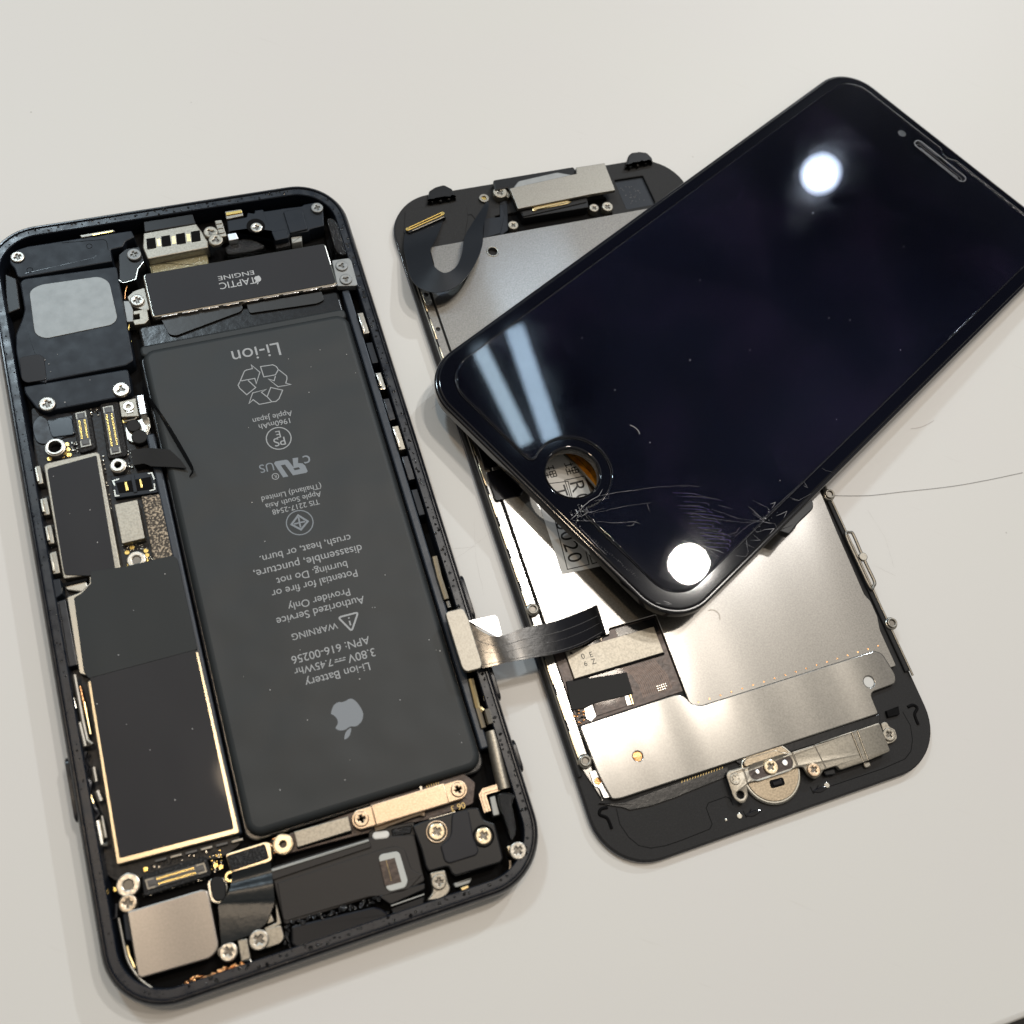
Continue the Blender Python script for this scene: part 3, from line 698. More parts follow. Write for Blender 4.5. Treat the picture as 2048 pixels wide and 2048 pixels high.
mb.prism(rounded(Z2([(1045, 350), (1225, 318), (1282, 520), (1110, 560)], 5.0), .3), 4.5, 5.0, 'blue_sheen_plastic', .15)
mb.prism(rounded(Z2([(930, 545), (1075, 520), (1100, 605), (968, 635)], 5.0), .3), 3.5, 5.0, 'blue_sheen_plastic', .15)
mb.cyl(Z2((780, 492), 4.7), 1.75, 4.5, 4.75, 'gap_black', .1)
cb = mb.build('corner_bracket', phone)
scr(cb, Z2, (786, 502), 56, 4.7, 5.2); scr(cb, Z2, (1372, 312), 58, 4.6, 5.2, 'stamped_silver')
mb = MB(); mb.prism(rounded(Z2([(480, 345), (640, 322), (660, 385), (495, 420)], 4.9), .2), 3.0, 4.7, 'nickel_matte', .1); mb.prism(rounded(Z2([(488, 362), (640, 336), (648, 362), (495, 390)], 4.9), .1), 4.6, 4.92, 'gold', .08); mb.build('contact', phone)
mb = MB(); mb.prism(rounded(Z2([(505, 570), (590, 555), (612, 615), (520, 635)], 4.9), .15), 2.0, 4.9, 'bright_foil', .1); mb.build('contact', phone)
mb = MB(); mb.prism(rounded(Z2([(380, 440), (450, 430), (500, 590), (430, 600)], 4.2), .3), 2.0, 4.2, 'can_silver', .15)
for k in range(3): mb.prism(Z2([(395 + k * 14, 455 + k * 45), (450 + k * 12, 447 + k * 45), (455 + k * 12, 465 + k * 45), (400 + k * 14, 474 + k * 45)], 4.35), 4.15, 4.4, 'nickel_matte', .05)
mb.build('grounding_clip', phone)
mb = MB(); mb.prism(smooth(Z2([(480, 700), (560, 640), (700, 600), (830, 650), (860, 690), (700, 740), (520, 760)], 3.6), 3, True), 1.3, 3.5, 'glitter_black', .4)
mb.prism(rounded(Z2([(960, 650), (1110, 620), (1115, 680), (980, 710)], 3.6), .2), 1.3, 3.6, 'gasket', .2); mb.prism(rounded(Z2([(1120, 600), (1225, 585), (1225, 640), (1130, 660)], 3.9), .2), 1.3, 3.9, 'grey_plastic', .2)
mb.build('adhesive', phone)
mb = MB(); mb.prism(smooth(Z2([(1470, 420), (1560, 440), (1650, 560), (1680, 740), (1600, 770), (1540, 700), (1500, 560)], 5.0), 3, True), 3.0, 5.05, 'glitter_black', .3); mb.build('adhesive', phone)
mb = MB(); mb.prism(rounded(Z2([(1440, 505), (1480, 500), (1520, 640), (1530, 800), (1470, 660)], 3), .2), 1.3, 2.2, 'gap_black', .1); mb.build('gasket', phone)

# ------------------------------------------------------------------ logic board
PB = 2.6
mb = MB()
mb.prism(rounded(Z3([(300, 560), (700, 560), (950, 520), (1340, 430), (1420, 640), (1500, 1000), (1560, 1380), (1640, 1900), (2330, 4770), (2170, 4890), (1480, 5050), (1180, 5170), (920, 5000), (440, 2000), (330, 1000)], PB), .6), 1.3, PB, 'pcb', .1)
board = mb.build('logic_board', phone)
mb = MB()                                                          # recess left of the first connector
mb.prism(rounded(Z3([(310, 700), (380, 625), (700, 600), (740, 800), (440, 910), (360, 900), (320, 820)], PB + .3), [1.2, 1.2, .3, .3, 1., 1., 1.]), PB - .2, PB + .25, 'anodised_blue_sheen', .12)
mb.prism(rounded(Z3([(450, 665), (690, 640), (720, 815), (500, 845)], PB + .5), .6), PB, PB + .5, 'window_blue', .12)
mb.build('recess_pad', board)
def connector(pts_gasket, pts_body, Z, zt, n, parent):
    """board-to-board socket: foam gasket, moulded body with end loops and two rows of gold contacts; pts_body runs round the outline from a short end"""
    mb = MB()
    mb.prism(rounded(Z(pts_gasket, zt), .7), PB - .3, zt - .35, 'gasket', .2)
    q = Z(pts_body, zt)
    a, c, d, e = [Vector(v) for v in q]                           # a-c first short end, d-e other short end
    mb.prism(rounded([tuple(v) for v in (a, c, d, e)], .25), zt - .4, zt - .1, 'connector_body', .06)
    lng = ((d + e) - (a + c)) / 2; L = lng.length; u = lng / L; w = ((c - a) + (d - e)) / 2; Wd = w.length; v = w / Wd
    o0 = (a + c) / 2
    P = lambda s, r: tuple(o0 + u * s + v * r)
    for s0, sg in ((0, 1), (L, -1)):                              # bright end hoops
        pl = [P(s0 + sg * 1.25, -Wd / 2 + .14), P(s0 + sg * .14, -Wd / 2 + .14), P(s0 + sg * .14, Wd / 2 - .14), P(s0 + sg * 1.25, Wd / 2 - .14)]
        mb.strip(pl, .2, zt - .07, 'nickel_matte')
        mb.prism(ccw([P(s0 + sg * .45, -Wd / 2 + .45), P(s0 + sg * 1.35, -Wd / 2 + .45), P(s0 + sg * 1.35, Wd / 2 - .45), P(s0 + sg * .45, Wd / 2 - .45)]), zt - .15, zt + .02, 'connector_body', .05)
    for i in range(n):
        s = 1.6 + (L - 3.2) * (i + .5) / n; h = (L - 3.2) / n * .25
        for r in (-Wd * .25, Wd * .25):
            mb.prism(ccw([P(s - h, r - .17), P(s + h, r - .17), P(s + h, r + .17), P(s - h, r + .17)]), zt - .15, zt + .0, 'gold', .03)
    mb.prism(ccw([P(1.5, -.2), P(L - 1.5, -.2), P(L - 1.5, .2), P(1.5, .2)]), zt - .15, zt - .05, 'connector_body', .04)
    return mb.build('board_connector', parent)
connector([(680, 605), (860, 555), (925, 940), (760, 990)], [(722, 605), (830, 585), (882, 920), (782, 942)], Z3, 3.7, 14, board)
connector([(955, 510), (1140, 480), (1228, 1010), (1035, 1045)], [(988, 548), (1088, 530), (1170, 992), (1068, 1012)], Z3, 3.7, 22, board)
connector([(880, 1690), (1500, 1500), (1560, 1690), (900, 1900)], [(912, 1735), (940, 1835), (1520, 1660), (1490, 1568)], Z7, 3.8, 18, board)
mb = MB()
mb.prism(rounded(Z3([(1148, 500), (1310, 462), (1342, 640), (1172, 648)], 3.9), .2), PB, 3.9, 'can_silver', .12)
mb.ring(Z3((1240, 545), 4.1), .95, .4, 3.8, 4.2, 'screw_steel', .08); mb.prism(rounded(Z3([(1215, 590), (1285, 575), (1290, 600), (1225, 612)], 4.05), .1), 3.8, 4.05, 'screw_steel', .05)
mb.prism(rounded(Z3([(1318, 440), (1380, 428), (1415, 612), (1352, 625)], 5.0), .12), PB, 5.0, 'bright_foil', .12)
mb.build('grounding_bracket', board)
mb = MB()
mb.prism(rounded(Z3([(1205, 745), (1300, 680), (1440, 640), (1455, 740), (1400, 880), (1300, 900), (1225, 870)], 3.2), .5), PB, 3.2, 'steel_trim', .12)
mb.cyl(Z3((1287, 727), 3.9), 1.2, 3.1, 3.9, 'matte_tape', .15); mb.cyl(Z3((1345, 835), 4.0), 1.35, 3.1, 4.0, 'matte_tape', .15)
mb.tube([(*Z3(q, 3.5), 3.5) for q in ((1330, 640), (1300, 670), (1200, 690))], .18, 'steel_trim'); mb.tube([(*Z3(q, 3.6), 3.6) for q in ((1430, 720), (1420, 780), (1390, 830))], .16, 'steel_trim'); mb.tube([(*Z3(q, 3.5), 3.5) for q in ((1310, 900), (1400, 870), (1440, 830))], .2, 'gold')
mb.build('antenna_connector', board)
def ring_post(Z, c, r, ri, parent, z1=4.6, m='screw_steel', name='standoff'):
    mb = MB(); p = Z(c, z1); R = rad(Z, r); q = rad(Z, ri)
    mb.ring(p, R, q, PB - .5, z1 - .25, m, .12); mb.ring(p, R * .88, q, z1 - .3, z1, m, .1); mb.flat(circ(p, q, 20), PB + .3, 'gap_black')
    return mb.build(name, parent)
ring_post(Z3, (528, 932), 84, 52, board, 4.4); ring_post(Z3, (1137, 1108), 68, 28, board, 4.6)
ring_post(Z8, (560, 1392), 76, 26, board, 4.6, 'shield_rim')
mb = MB()
for Z, pts, r in ((Z3, [(645, 912), (655, 960), (666, 1012), (602, 1025), (477, 1050), (1203, 685)], 21), (Z5, [(985, 265), (1032, 217), (1168, 248), (1178, 292), (985, 415)], 20), (Z7, [(1600, 1598), (1650, 1612), (1500, 1890)], 18)):
    for q in pts: mb = MB(); mb.cyl(Z(q, PB + .1), rad(Z, r), PB - .1, PB + .12, 'gold', .04, 14); mb.build('contact_pad', board)
for Z, c in ((Z7, (923, 1635)), (Z7, (632, 1830))): mb = MB(); mb.prism(Z([(c[0] - 22, c[1] - 20), (c[0] + 20, c[1] - 24), (c[0] + 22, c[1] + 20), (c[0] - 18, c[1] + 24)], PB + .2), PB - .1, PB + .3, 'gold', .05); mb.build('contact_pad', board)
mb = MB()                                                          # tiny surface-mounted parts
def smd(Z, quad, nu, nv, size=.26, m=('steel_trim', 'gasket', 'can_silver'), z=PB, jit=.12, keep=.9):
    q = [Vector(v) for v in Z(quad, z)]
    for i in range(nu):
        for j in range(nv):
            if random.random() > keep: continue
            u, w = (i + .5) / nu, (j + .5) / nv
            p = (q[0] * (1 - u) + q[1] * u) * (1 - w) + (q[3] * (1 - u) + q[2] * u) * w
            a = random.choice((0, 1)); s = size * random.uniform(.7, 1.2)
            sx, sy = (s, s * .55) if a else (s * .55, s)
            x, y = p.x + random.uniform(-jit, jit), p.y + random.uniform(-jit, jit)
            mb.box(x - sx / 2, y - sy / 2, x + sx / 2, y + sy / 2, z - .1, z + random.uniform(.15, .4), random.choice(m), .03)
smd(Z3, [(685, 890), (750, 880), (760, 1000), (700, 1010)], 3, 6, .3)
smd(Z3, [(1225, 970), (1280, 960), (1300, 1170), (1240, 1190)], 2, 9, .3)
smd(Z3, [(870, 570), (950, 560), (960, 640), (880, 650)], 3, 3, .3)
smd(Z3, [(980, 1010), (1010, 1010), (1140, 1850), (1100, 1860)], 1, 20, .34)
smd(Z3, [(1130, 500), (1160, 500), (1230, 980), (1190, 980)], 2, 16, .26, ('gasket', 'steel_trim', 'gasket'))
smd(Z5, [(940, 200), (1160, 180), (1190, 240), (960, 260)], 9, 3, .22)
smd(Z5, [(1160, 310), (1250, 300), (1260, 350), (1170, 370)], 4, 3, .25)
smd(Z7, [(960, 1600), (1560, 1440), (1570, 1480), (960, 1640)], 16, 2, .3, ('gasket', 'pcb', 'steel_trim'))
smd(Z7, [(1540, 1480), (1660, 1440), (1680, 1640), (1560, 1680)], 5, 7, .26, ('gold', 'gasket', 'steel_trim', 'pcb'))
smd(Z7, [(880, 1860), (1500, 1690), (1520, 1740), (890, 1920)], 18, 2, .26, ('gasket', 'pcb', 'steel_trim'))
smd(Z8, [(430, 1340), (490, 1320), (510, 1500), (450, 1520)], 3, 8, .28, ('steel_trim', 'pcb', 'copper'))
smd(Z8, [(620, 1290), (660, 1280), (690, 1440), (640, 1450)], 2, 7, .28)
smd(Z8, [(1190, 1110), (1240, 1100), (1250, 1300), (1220, 1310)], 2, 8, .26)
smd(Z8, [(850, 1395), (960, 1365), (965, 1390), (860, 1420)], 8, 2, .2)
mb.build('solder_parts', board)['kind'] = 'stuff'
mb = MB()                                                          # battery socket
mb.prism(rounded(Z3([(1068, 1218), (1480, 1165), (1525, 1370), (1105, 1428)], 3.7), .2), PB - .2, 3.5, 'blue_sheen_plastic', .1)
for a, c in ((1100, 1250), (1480, 1190)): pass
zz = 3.62
for pl in ([(1110, 1310), (1090, 1265), (1150, 1245)], [(1430, 1195), (1465, 1185), (1490, 1250)], [(1155, 1405), (1115, 1410), (1105, 1350)], [(1445, 1360), (1495, 1345), (1490, 1290)]):
    mb.strip(Z3(pl, zz), .22, zz, 'steel_trim')
mb.prism(Z3([(1120, 1285), (1455, 1225), (1480, 1345), (1150, 1385)], 3.5), 3.3, 3.56, 'gap_black', .02)
mb.prism(Z3([(1200, 1275), (1225, 1270), (1240, 1355), (1215, 1360)], 3.7), 3.4, 3.66, 'gold', .04); mb.prism(Z3([(1342, 1248), (1362, 1245), (1378, 1325), (1358, 1330)], 3.7), 3.4, 3.66, 'gold', .04)
mb.prism(Z3([(1262, 1215), (1295, 1208), (1325, 1368), (1292, 1376)], 3.7), 3.4, 3.72, 'blue_sheen_plastic', .04)
mb.build('battery_socket', board)
mb = MB(); mb.prism(rounded(Z3([(1105, 1492), (1325, 1445), (1398, 1818), (1178, 1870)], 4.2), .12), PB, 4.2, 'can_silver', .08); mb.build('chip_can', board)
mb = MB(); mb.prism(rounded(Z3([(1365, 1412), (1560, 1385), (1592, 1410), (1695, 1900), (1680, 1980), (1650, 1995), (1480, 2030)], 3.9), [.2, .6, .6, .2, .6, .5, .3]), PB, 3.9, 'speckled_foam', .2); mb.build('foam_pad', board)
mb = MB(); p = Z5((1075, 335), 4.2); mb.ring(p, 1.75, 1.35, PB - .1, PB + .3, 'gold', .08); mb.screw(p, 1.55, PB, 4.3, 'screw_steel', 'hole'); mb.build('standoff', board)
scr(board, Z7, (752, 1787), 84, PB, 4.4, 'screw_steel', 'hole', name='standoff')
# shields: bright rims with dark film on top
SH = 4.25
def shield(pts, film, rim='shield_rim'):
    mb = MB(); mb.prism(rounded(pts, .35), 1.4, SH, rim, .16)
    s = mb.build('shield_can', board)
    return s
px = lambda pts: B.pts(pts, SH)
s1 = shield(px([(87, 931), (93, 926), (194, 903), (199, 908), (242, 1139), (178, 1150), (126.6, 1158)]), None, 'can_silver')
s2 = shield(px([(133, 1194), (160, 1184), (179, 1166), (178, 1152), (247, 1140), (345, 1114), (352, 1118), (390, 1298), (176, 1352), (158, 1347)]), None, 'steel_trim')
s3 = shield(px([(174, 1362), (396, 1302), (479, 1663), (476, 1667), (233, 1730)]), None, 'shield_rim')
mb = MB(); FZ = SH + .12
mb.prism(rounded(px([(94.5, 938), (193, 911), (231, 1141), (181, 1152), (129, 1150.5)]), [.5, .4, .2, .2, .5]), SH - .05, FZ, 'graphite_sticker', .06); mb.build('film', s1)
mb = MB(); mb.prism(rounded(px([(148, 1196), (163, 1187), (182, 1167), (181, 1143), (247, 1134), (345, 1111), (355, 1118), (395, 1299), (178, 1357), (168, 1345)]), [.3, .2, .2, .2, .2, .4, .2, .2, .3]), SH - .05, FZ + .02, 'graphite_light', .06); mb.build('film', s2)
mb = MB(); mb.prism(rounded(px([(179, 1351), (390, 1296), (468, 1658), (239, 1717)]), [.3, .3, .6, .5]), SH - .05, FZ - .04, 'graphite_sticker', .06); mb.build('film', s3)
mb = MB()                                                          # lugs below the last shield
for k in range(6):
    x, y = 1010 + k * 148, 1545 - k * 37; mb.prism(Z7([(x, y), (x + 110, y - 28), (x + 115, y - 5), (x + 4, y + 24)], 3.4), PB, 3.4, 'nickel_matte' if k % 2 else 'connector_body', .08)
mb.build('shield_lug', board)
mb = MB(); mb.prism(rounded(Z5([(380, 590), (590, 540), (612, 600), (560, 650), (400, 630)], 3.5), .3), 2., 3.6, 'steel_trim', .2); mb.prism(rounded(Z5([(370, 560), (600, 510), (600, 535), (380, 590)], 4), .1), 2, 3.9, 'gap_black', .05); mb.build('grounding_clip', board)
# battery flex standing on edge and its folded plug
mb = MB()
pl = smooth([(1378, 300, 4.3), (1400, 390, 4.8), (1480, 500, 5.6), (1600, 670, 6.6), (1730, 880, 6.9), (1855, 1105, 6.6), (1862, 1150, 6.2), (1830, 1210, 5.6)], 4)
prs = []
for x, y, z in pl: q = Z3((x, y), z); prs.append(((q[0], q[1], z), (q[0] - .45, q[1] - .5, max(z - 1.9, 2.6))))
mb.sheet(prs, .14, 'flex_black')
mb.build('battery_cable', battery)
mb = MB()
a = [(1250, 975), (1290, 1110), 3.5]
prs = [((*Z3((1255, 968), 4.6), 4.6), (*Z3((1292, 1112), 4.6), 4.6)), ((*Z3((1370, 952), 4.7), 4.7), (*Z3((1390, 1095), 4.7), 4.7)), ((*Z3((1450, 945), 5.0), 5.0), (*Z3((1460, 1122), 5.0), 5.0)), ((*Z3((1640, 962), 5.5), 5.5), (*Z3((1660, 1130), 5.5), 5.5)), ((*Z3((1745, 1060), 5.8), 5.8), (*Z3((1800, 1140), 5.8), 5.8))]
mb.sheet(prs, .25, 'matte_tape'); mb.prism(Z3([(1255, 970), (1365, 952), (1400, 1095), (1292, 1112)], 4.5), 3.0, 4.5, 'matte_tape', .1); mb.build('battery_plug', battery)

# ------------------------------------------------------------------ channels along both sides
mb = MB(); mb.prism(rect(-12.35, -48.5, -10.95, 22, .3), 1.3, 4.0, 'wall_blue', .3); mb.build('battery_wall', phone)
mb = MB(); mb.prism(rect(28.15, -47, 29.55, 43.5, .3), 1.3, 4.4, 'wall_blue', .25); mb.build('battery_wall', phone)
def clips(x0, x1, y_list, mats, zt):
    for (ya_, yb_), m in zip(y_list, mats):
        mb = MB()
        if m == 'gap':
            continue
        mb.box(x0 + random.uniform(0, .15), ya_, x1 - random.uniform(0, .15), yb_, 1.3, zt + random.uniform(-.4, .2), m, .12)
        if m in ('nickel_matte', 'steel_trim', 'can_silver') and yb_ - ya_ > 2.2:
            mb.box(x0 + .1, ya_ + .4, x0 + .45, yb_ - .4, zt - .5, zt + .35, 'steel_trim', .08)
        mb.build('spring_clip', phone)
YB = lambda x, y: B(x, y, 4.4)[1]
ys = [(970, 933), (1033, 998), (1093, 1055), (1157, 1112)]
clips(-31.0, -29.9, [tuple((YB(75, a), YB(75, c))) for a, c in ys], ['nickel_matte'] * 4, 4.6)
mb = MB(); mb.prism(rounded(Z5([(248, 530), (335, 515), (362, 660), (280, 722)], 4.9), .2), 1.3, 4.9, 'blue_sheen_plastic', .15); mb.build('bracket', phone)
mb = MB(); mb.prism(rounded(Z5([(285, 748), (390, 715), (505, 1350), (385, 1382)], 4.5), .15), 1.3, 4.5, 'anodised_blue_sheen', .12); mb.strip(Z5([(330, 760), (430, 1368)], 4.53), .1, 4.53, 'gap_black'); mb.build('bracket', phone)
mb = MB()
for pl, w, z, m in (([(478, 1450), (560, 1900), (600, 2080), (650, 2120)], .34, 4.6, 'nickel_matte'), ([(445, 1640), (480, 1780)], .5, 4.4, 'steel_trim'), ([(530, 1560), (590, 1830)], .22, 4.0, 'copper')):
    mb = MB(); mb.tube([(*Z5(q, z), z) for q in pl], w, m); mb.build('antenna_spring', phone)
for pl, w, z, m in (([(285, 220), (340, 450), (380, 430)], .36, 4.6, 'nickel_matte'), ([(330, 20), (390, 330)], .2, 4.0, 'brass'), ([(345, 500), (320, 590), (360, 660), (330, 740), (390, 800), (380, 900)], .42, 4.1, 'gloss_black'), ([(420, 650), (445, 790)], .34, 4.3, 'nickel_matte'), ([(335, 700), (370, 860), (420, 1000)], .2, 4.3, 'brass'), ([(455, 880), (490, 980)], .45, 4.3, 'nickel_matte'), ([(400, 950), (430, 1040), (470, 1100), (430, 1150)], .4, 4.1, 'gloss_black'), ([(455, 1170), (500, 1400), (560, 1390)], .45, 4.4, 'steel_trim'), ([(500, 1120), (540, 1330)], .24, 4.2, 'nickel_matte')):
    mb = MB(); mb.tube([(*Z7(q, z), z) for q in pl], w, m); mb.build('antenna_spring', phone)
# right-hand channel
YR = lambda x, y: B(x, y, 4.6)[1]
yr = [(655, 612), (715, 672), (770, 735), (835, 790), (900, 850), (965, 915), (1040, 985)]
clips(29.6, 30.9, [(YR(800, a), YR(800, c)) for a, c in yr], ['nickel_matte', 'blue_sheen_plastic', 'steel_trim', 'anodised_blue_sheen', 'can_silver', 'anodised_blue_sheen', 'blue_sheen_plastic'], 4.7)
mb = MB()
for pl, w, z, m in (([(575, 310), (620, 500), (690, 720)], .55, 4.7, 'shield_rim'), ([(700, 740), (720, 800)], .4, 4.2, 'steel_trim'), ([(925, 1490), (990, 1760), (1040, 1800)], .55, 4.6, 'brass'), ([(720, 600), (760, 680), (790, 780)], .22, 4.2, 'steel_trim'), ([(1010, 1500), (1040, 1620), (1060, 1700)], .2, 4.2, 'steel_trim'), ([(1000, 1850), (1040, 1932)], .4, 4.4, 'steel_trim')):
    mb = MB(); mb.tube([(*Y4(q, z), z) for q in pl], w, m); mb.build('antenna_spring', phone)
for pl, w, z, m in (([(1215, 0), (1240, 100), (1290, 270)], .5, 4.6, 'shield_rim'), ([(1330, 90), (1370, 230)], .8, 4.6, 'nickel_matte'), ([(1240, 180), (1280, 270)], .35, 4.2, 'steel_trim')):
    mb = MB(); mb.tube([(*Y3(q, z), z) for q in pl], w, m); mb.build('antenna_spring', phone)
mb = MB(); prs = []
a, c = Y3((1362, 300), 4.4), Y3((1490, 860), 4.4)
mb.tube([(*a, 4.2), (*Y3((1385, 400), 4.3), 4.2), (*Y3((1450, 700), 4.3), 4.2), (*c, 4.2)], [1.0, 1.12, 1.15, 1.15], 'can_silver', 16); mb.build('switch_barrel', phone)
mb = MB(); mb.strip(Y3([(1445, 840), (1300, 885), (1280, 920), (1330, 1080)], 4.6), 1.1, 4.6, 'copper_steel'); mb.prism(rounded(Y3([(1440, 812), (1450, 858), (1300, 905), (1300, 930), (1352, 1080), (1308, 1090), (1258, 920), (1275, 870), (1320, 850)], 4.62), .2), 3.0, 4.65, 'copper_steel', .12); mb.build('bracket', phone)
mb = MB(); mb.prism(rounded(Y3([(1350, 940), (1400, 925), (1445, 1105), (1385, 1120)], 4.4), .2), 2, 4.4, 'grey_plastic', .12); mb.prism(rounded(Y3([(1335, 930), (1415, 905), (1465, 1115), (1375, 1140)], 4.3), .2), 2, 4.2, 'gap_black', .12); mb.build('gasket', phone)
mb = MB(); mb.prism(smooth(Y3([(1440, 900), (1590, 910), (1570, 1020), (1610, 1250), (1560, 1360), (1500, 1180), (1440, 1010)], 5.1), 3, True), 3.2, 5.15, 'glitter_black', .3); mb.build('adhesive', phone)

# ------------------------------------------------------------------ bottom end of the body
mb = MB(); mb.prism(rounded(Y1([(500, 838), (1225, 622), (1275, 630), (1298, 700), (1388, 1165), (1355, 1240), (1290, 1292), (640, 1478), (605, 1462), (560, 1200)], 4.95), [.3, .5, .5, .3, .5, .6, .3, .9, .5, .3]), 1.3, 4.95, 'steel', .2)
mb.prism(rounded(Y1([(460, 850), (530, 835), (600, 1130), (490, 1110)], 4), .2), 1.3, 4.0, 'blue_sheen_plastic', .15)
camm = mb.build('camera_module', phone)
scr(camm, Y1, (507, 757), 64, 3.0, 4.6, 'screw_steel'); scr(camm, Y1, (1480, 1226), 66, 3.0, 4.6, 'screw_steel')
mb = MB(); mb.prism(rounded(Y1([(1370, 1200), (1430, 1165), (1440, 1270), (1380, 1270)], 4), .2), 2, 3.9, 'nickel_matte', .1); mb.build('mounting_lug', camm)
mb = MB(); mb.prism(rounded(Y1([(1568, 1110), (1662, 1096), (1695, 1290), (1605, 1320)], 4.4), .15), 1.3, 4.4, 'can_silver', .15); mb.tube([(*Y1(q, 4.0), 4.0) for q in ((1640, 1310), (1690, 1300), (1715, 1345))], .16, 'steel_trim'); mb.build('grounding_clip', phone)
mb = MB(); mb.prism(rounded(Y2([(385, 1005), (540, 965), (572, 1090), (535, 1145), (390, 1195), (360, 1150)], 4.1), .4), 1.3, 4.1, 'can_silver', .12)
mb.prism(rounded(Y2([(440, 855), (475, 930), (400, 960)], 4.0), .2), 1.3, 4.0, 'can_silver', .1); mb.prism(rounded(Y2([(480, 710), (545, 955), (390, 1030), (375, 995), (500, 940)], 3.9), .2), 1.3, 3.9, 'can_silver', .1)
br = mb.build('bracket', phone); scr(br, Y2, (325, 1110), 72, 3.0, 4.75)
mb = MB()                                                          # black tape over the flash cable
prs = [((*Y1((1512, 455), 4.6), 4.6), (*Y1((1890, 360), 4.6), 4.6)), ((*Y1((1510, 560), 4.2), 4.2), (*Y1((1900, 450), 4.2), 4.2)), ((*Y1((1480, 650), 4.8), 4.8), (*Y1((1912, 560), 4.8), 4.8)), ((*Y1((1420, 740), 4.7), 4.7), (*Y1((1925, 690), 4.7), 4.7)), ((*Y1((1385, 770), 4.6), 4.6), (*Y1((1925, 750), 4.6), 4.6)), ((*Y1((1392, 880), 4.7), 4.7), (*Y1((1890, 850), 4.7), 4.7)), ((*Y1((1405, 1050), 4.7), 4.7), (*Y1((1830, 965), 4.7), 4.7)), ((*Y1((1415, 1165), 4.6), 4.6), (*Y1((1700, 1060), 4.6), 4.6))]
prs = list(zip(smooth([a for a, c in prs], 4), smooth([c for a, c in prs], 4)))
mb.sheet(prs, .16, 'tape_black'); mb.build('tape', phone)
mb = MB(); mb.prism(rounded(Y1([(1270, 560), (1320, 510), (1450, 500), (1480, 600), (1455, 720), (1400, 765), (1310, 750)], 3.9), .8), 2, 3.9, 'steel_trim', .15)
mb.prism(rounded(Y1([(1300, 540), (1340, 500), (1420, 500), (1455, 570), (1455, 690), (1430, 730), (1360, 735), (1320, 700)], 4.8), .9), 2, 4.8, 'matte_tape', .2)
mb.ring(Y1((1500, 500), 4.0), .85, .4, 2.5, 4.2, 'brass', .1); mb.build('flash_module', phone)
mb = MB(); mb.prism(rounded(Z8([(5, 1500), (30, 1480), (395, 1368), (440, 1385), (455, 1535), (430, 1565), (60, 1670)], 4.6), .5), 2, 4.6, 'shield_rim', .12)
mb.prism(rounded(Z8([(15, 1505), (385, 1388), (425, 1530), (60, 1655)], 4.75), .3), 4.4, 4.78, 'gasket', .1); mb.build('foam_pad', phone)
# dock flex with the printed numerals
mb = MB(); mb.prism(rounded(Z8([(440, 1360), (1400, 1020), (1392, 990), (1850, 860), (2300, 700), (2420, 800), (2400, 1000), (1990, 1150), (1240, 1320), (560, 1500)], 3.2), .3), 1.3, 3.2, 'pcb_brown', .12)
for k in range(6): mb.strip(Y3([(740 + k * 22, 822 - k * 7), (755 + k * 22, 880 - k * 7)], 3.22), .1, 3.22, 'gold_print')
mb.strip(Y3([(675, 800), (692, 880)], 3.9), .35, 3.9, 'steel_trim')
for k in range(8): mb.box(*(lambda p: (p[0] - .25, p[1] - .08, p[0] + .25, p[1] + .08))(Y3((780 + k * 32, 1148 - k * 9), 3.3)), 3.1, 3.35, 'steel_trim', .02)
dock = mb.build('dock_cable', phone)
mb = MB(); a = Y3((1045, 1033), 3.23); add_text(mb, '06 3', a, 2.3, math.pi - .01, 3.23, 'gold_print'); mb.build('printed_text', dock)
mb = MB()
q1, q2 = Y3((110, 1150), 5.1), Y3((1045, 866), 5.1)
mb.prism(capsule(q1, q2, 1.55, 12), 2.4, 5.0, 'copper_steel', .16)
d = (Vector(q2) - Vector(q1)); u = d.normalized(); v = Vector((-u.y, u.x)); m1 = Vector(q1) + u * 1.9; m2 = Vector(q2) - u * 1.9
mb.prism([tuple(m1 - v * 1.62), tuple(m2 - v * 1.62), tuple(m2 + v * 1.62), tuple(m1 + v * 1.62)], 4.4, 5.35, 'copper_steel', .2)
cover2 = mb.build('connector_cover', phone)
for q in (q1, q2):
    mb = MB(); mb.screw(q, 1.2, 4.95, 5.2, 'copper_steel', 'cross', random.uniform(0, 2)); mb.build('screw', cover2)
mb = MB(); mb.tube([(*Y3(q, 4.0), 4.0) for q in smooth([(240, 1240), (330, 1215), (560, 1130), (690, 1090), (700, 1120)], 3)], .45, 'copper_steel'); mb.build('shield_tab', cover2)
mb = MB(); mb.prism(rounded(Z8([(665, 1272), (1190, 1122), (1222, 1260), (700, 1424)], 4.5), .12), 2, 4.5, 'can_silver', .1)
mb.prism(rounded(Z8([(690, 1415), (1222, 1262), (1225, 1290), (700, 1440)], 3.6), .12), 2, 3.4, 'gap_black', .1); mb.build('chip_can', phone)
mb = MB(); mb.prism(rounded(Z8([(1385, 1275), (1420, 1250), (1830, 1170), (1840, 1330), (1440, 1400), (1390, 1380)], 3.6), .5), 1.3, 3.6, 'black_plastic', .15)
q = Z8([(1460, 1310), (1550, 1300)], 4.0); mb.prism(capsule(q[0], q[1], .62), 3.4, 4.1, 'white_plastic', .25)
mb.prism(rounded(Z8([(1600, 1250), (1810, 1200), (1800, 1290), (1620, 1320)], 3.9), .3), 3.4, 3.9, 'glitter_black', .2); mb.build('indicator_window', phone)
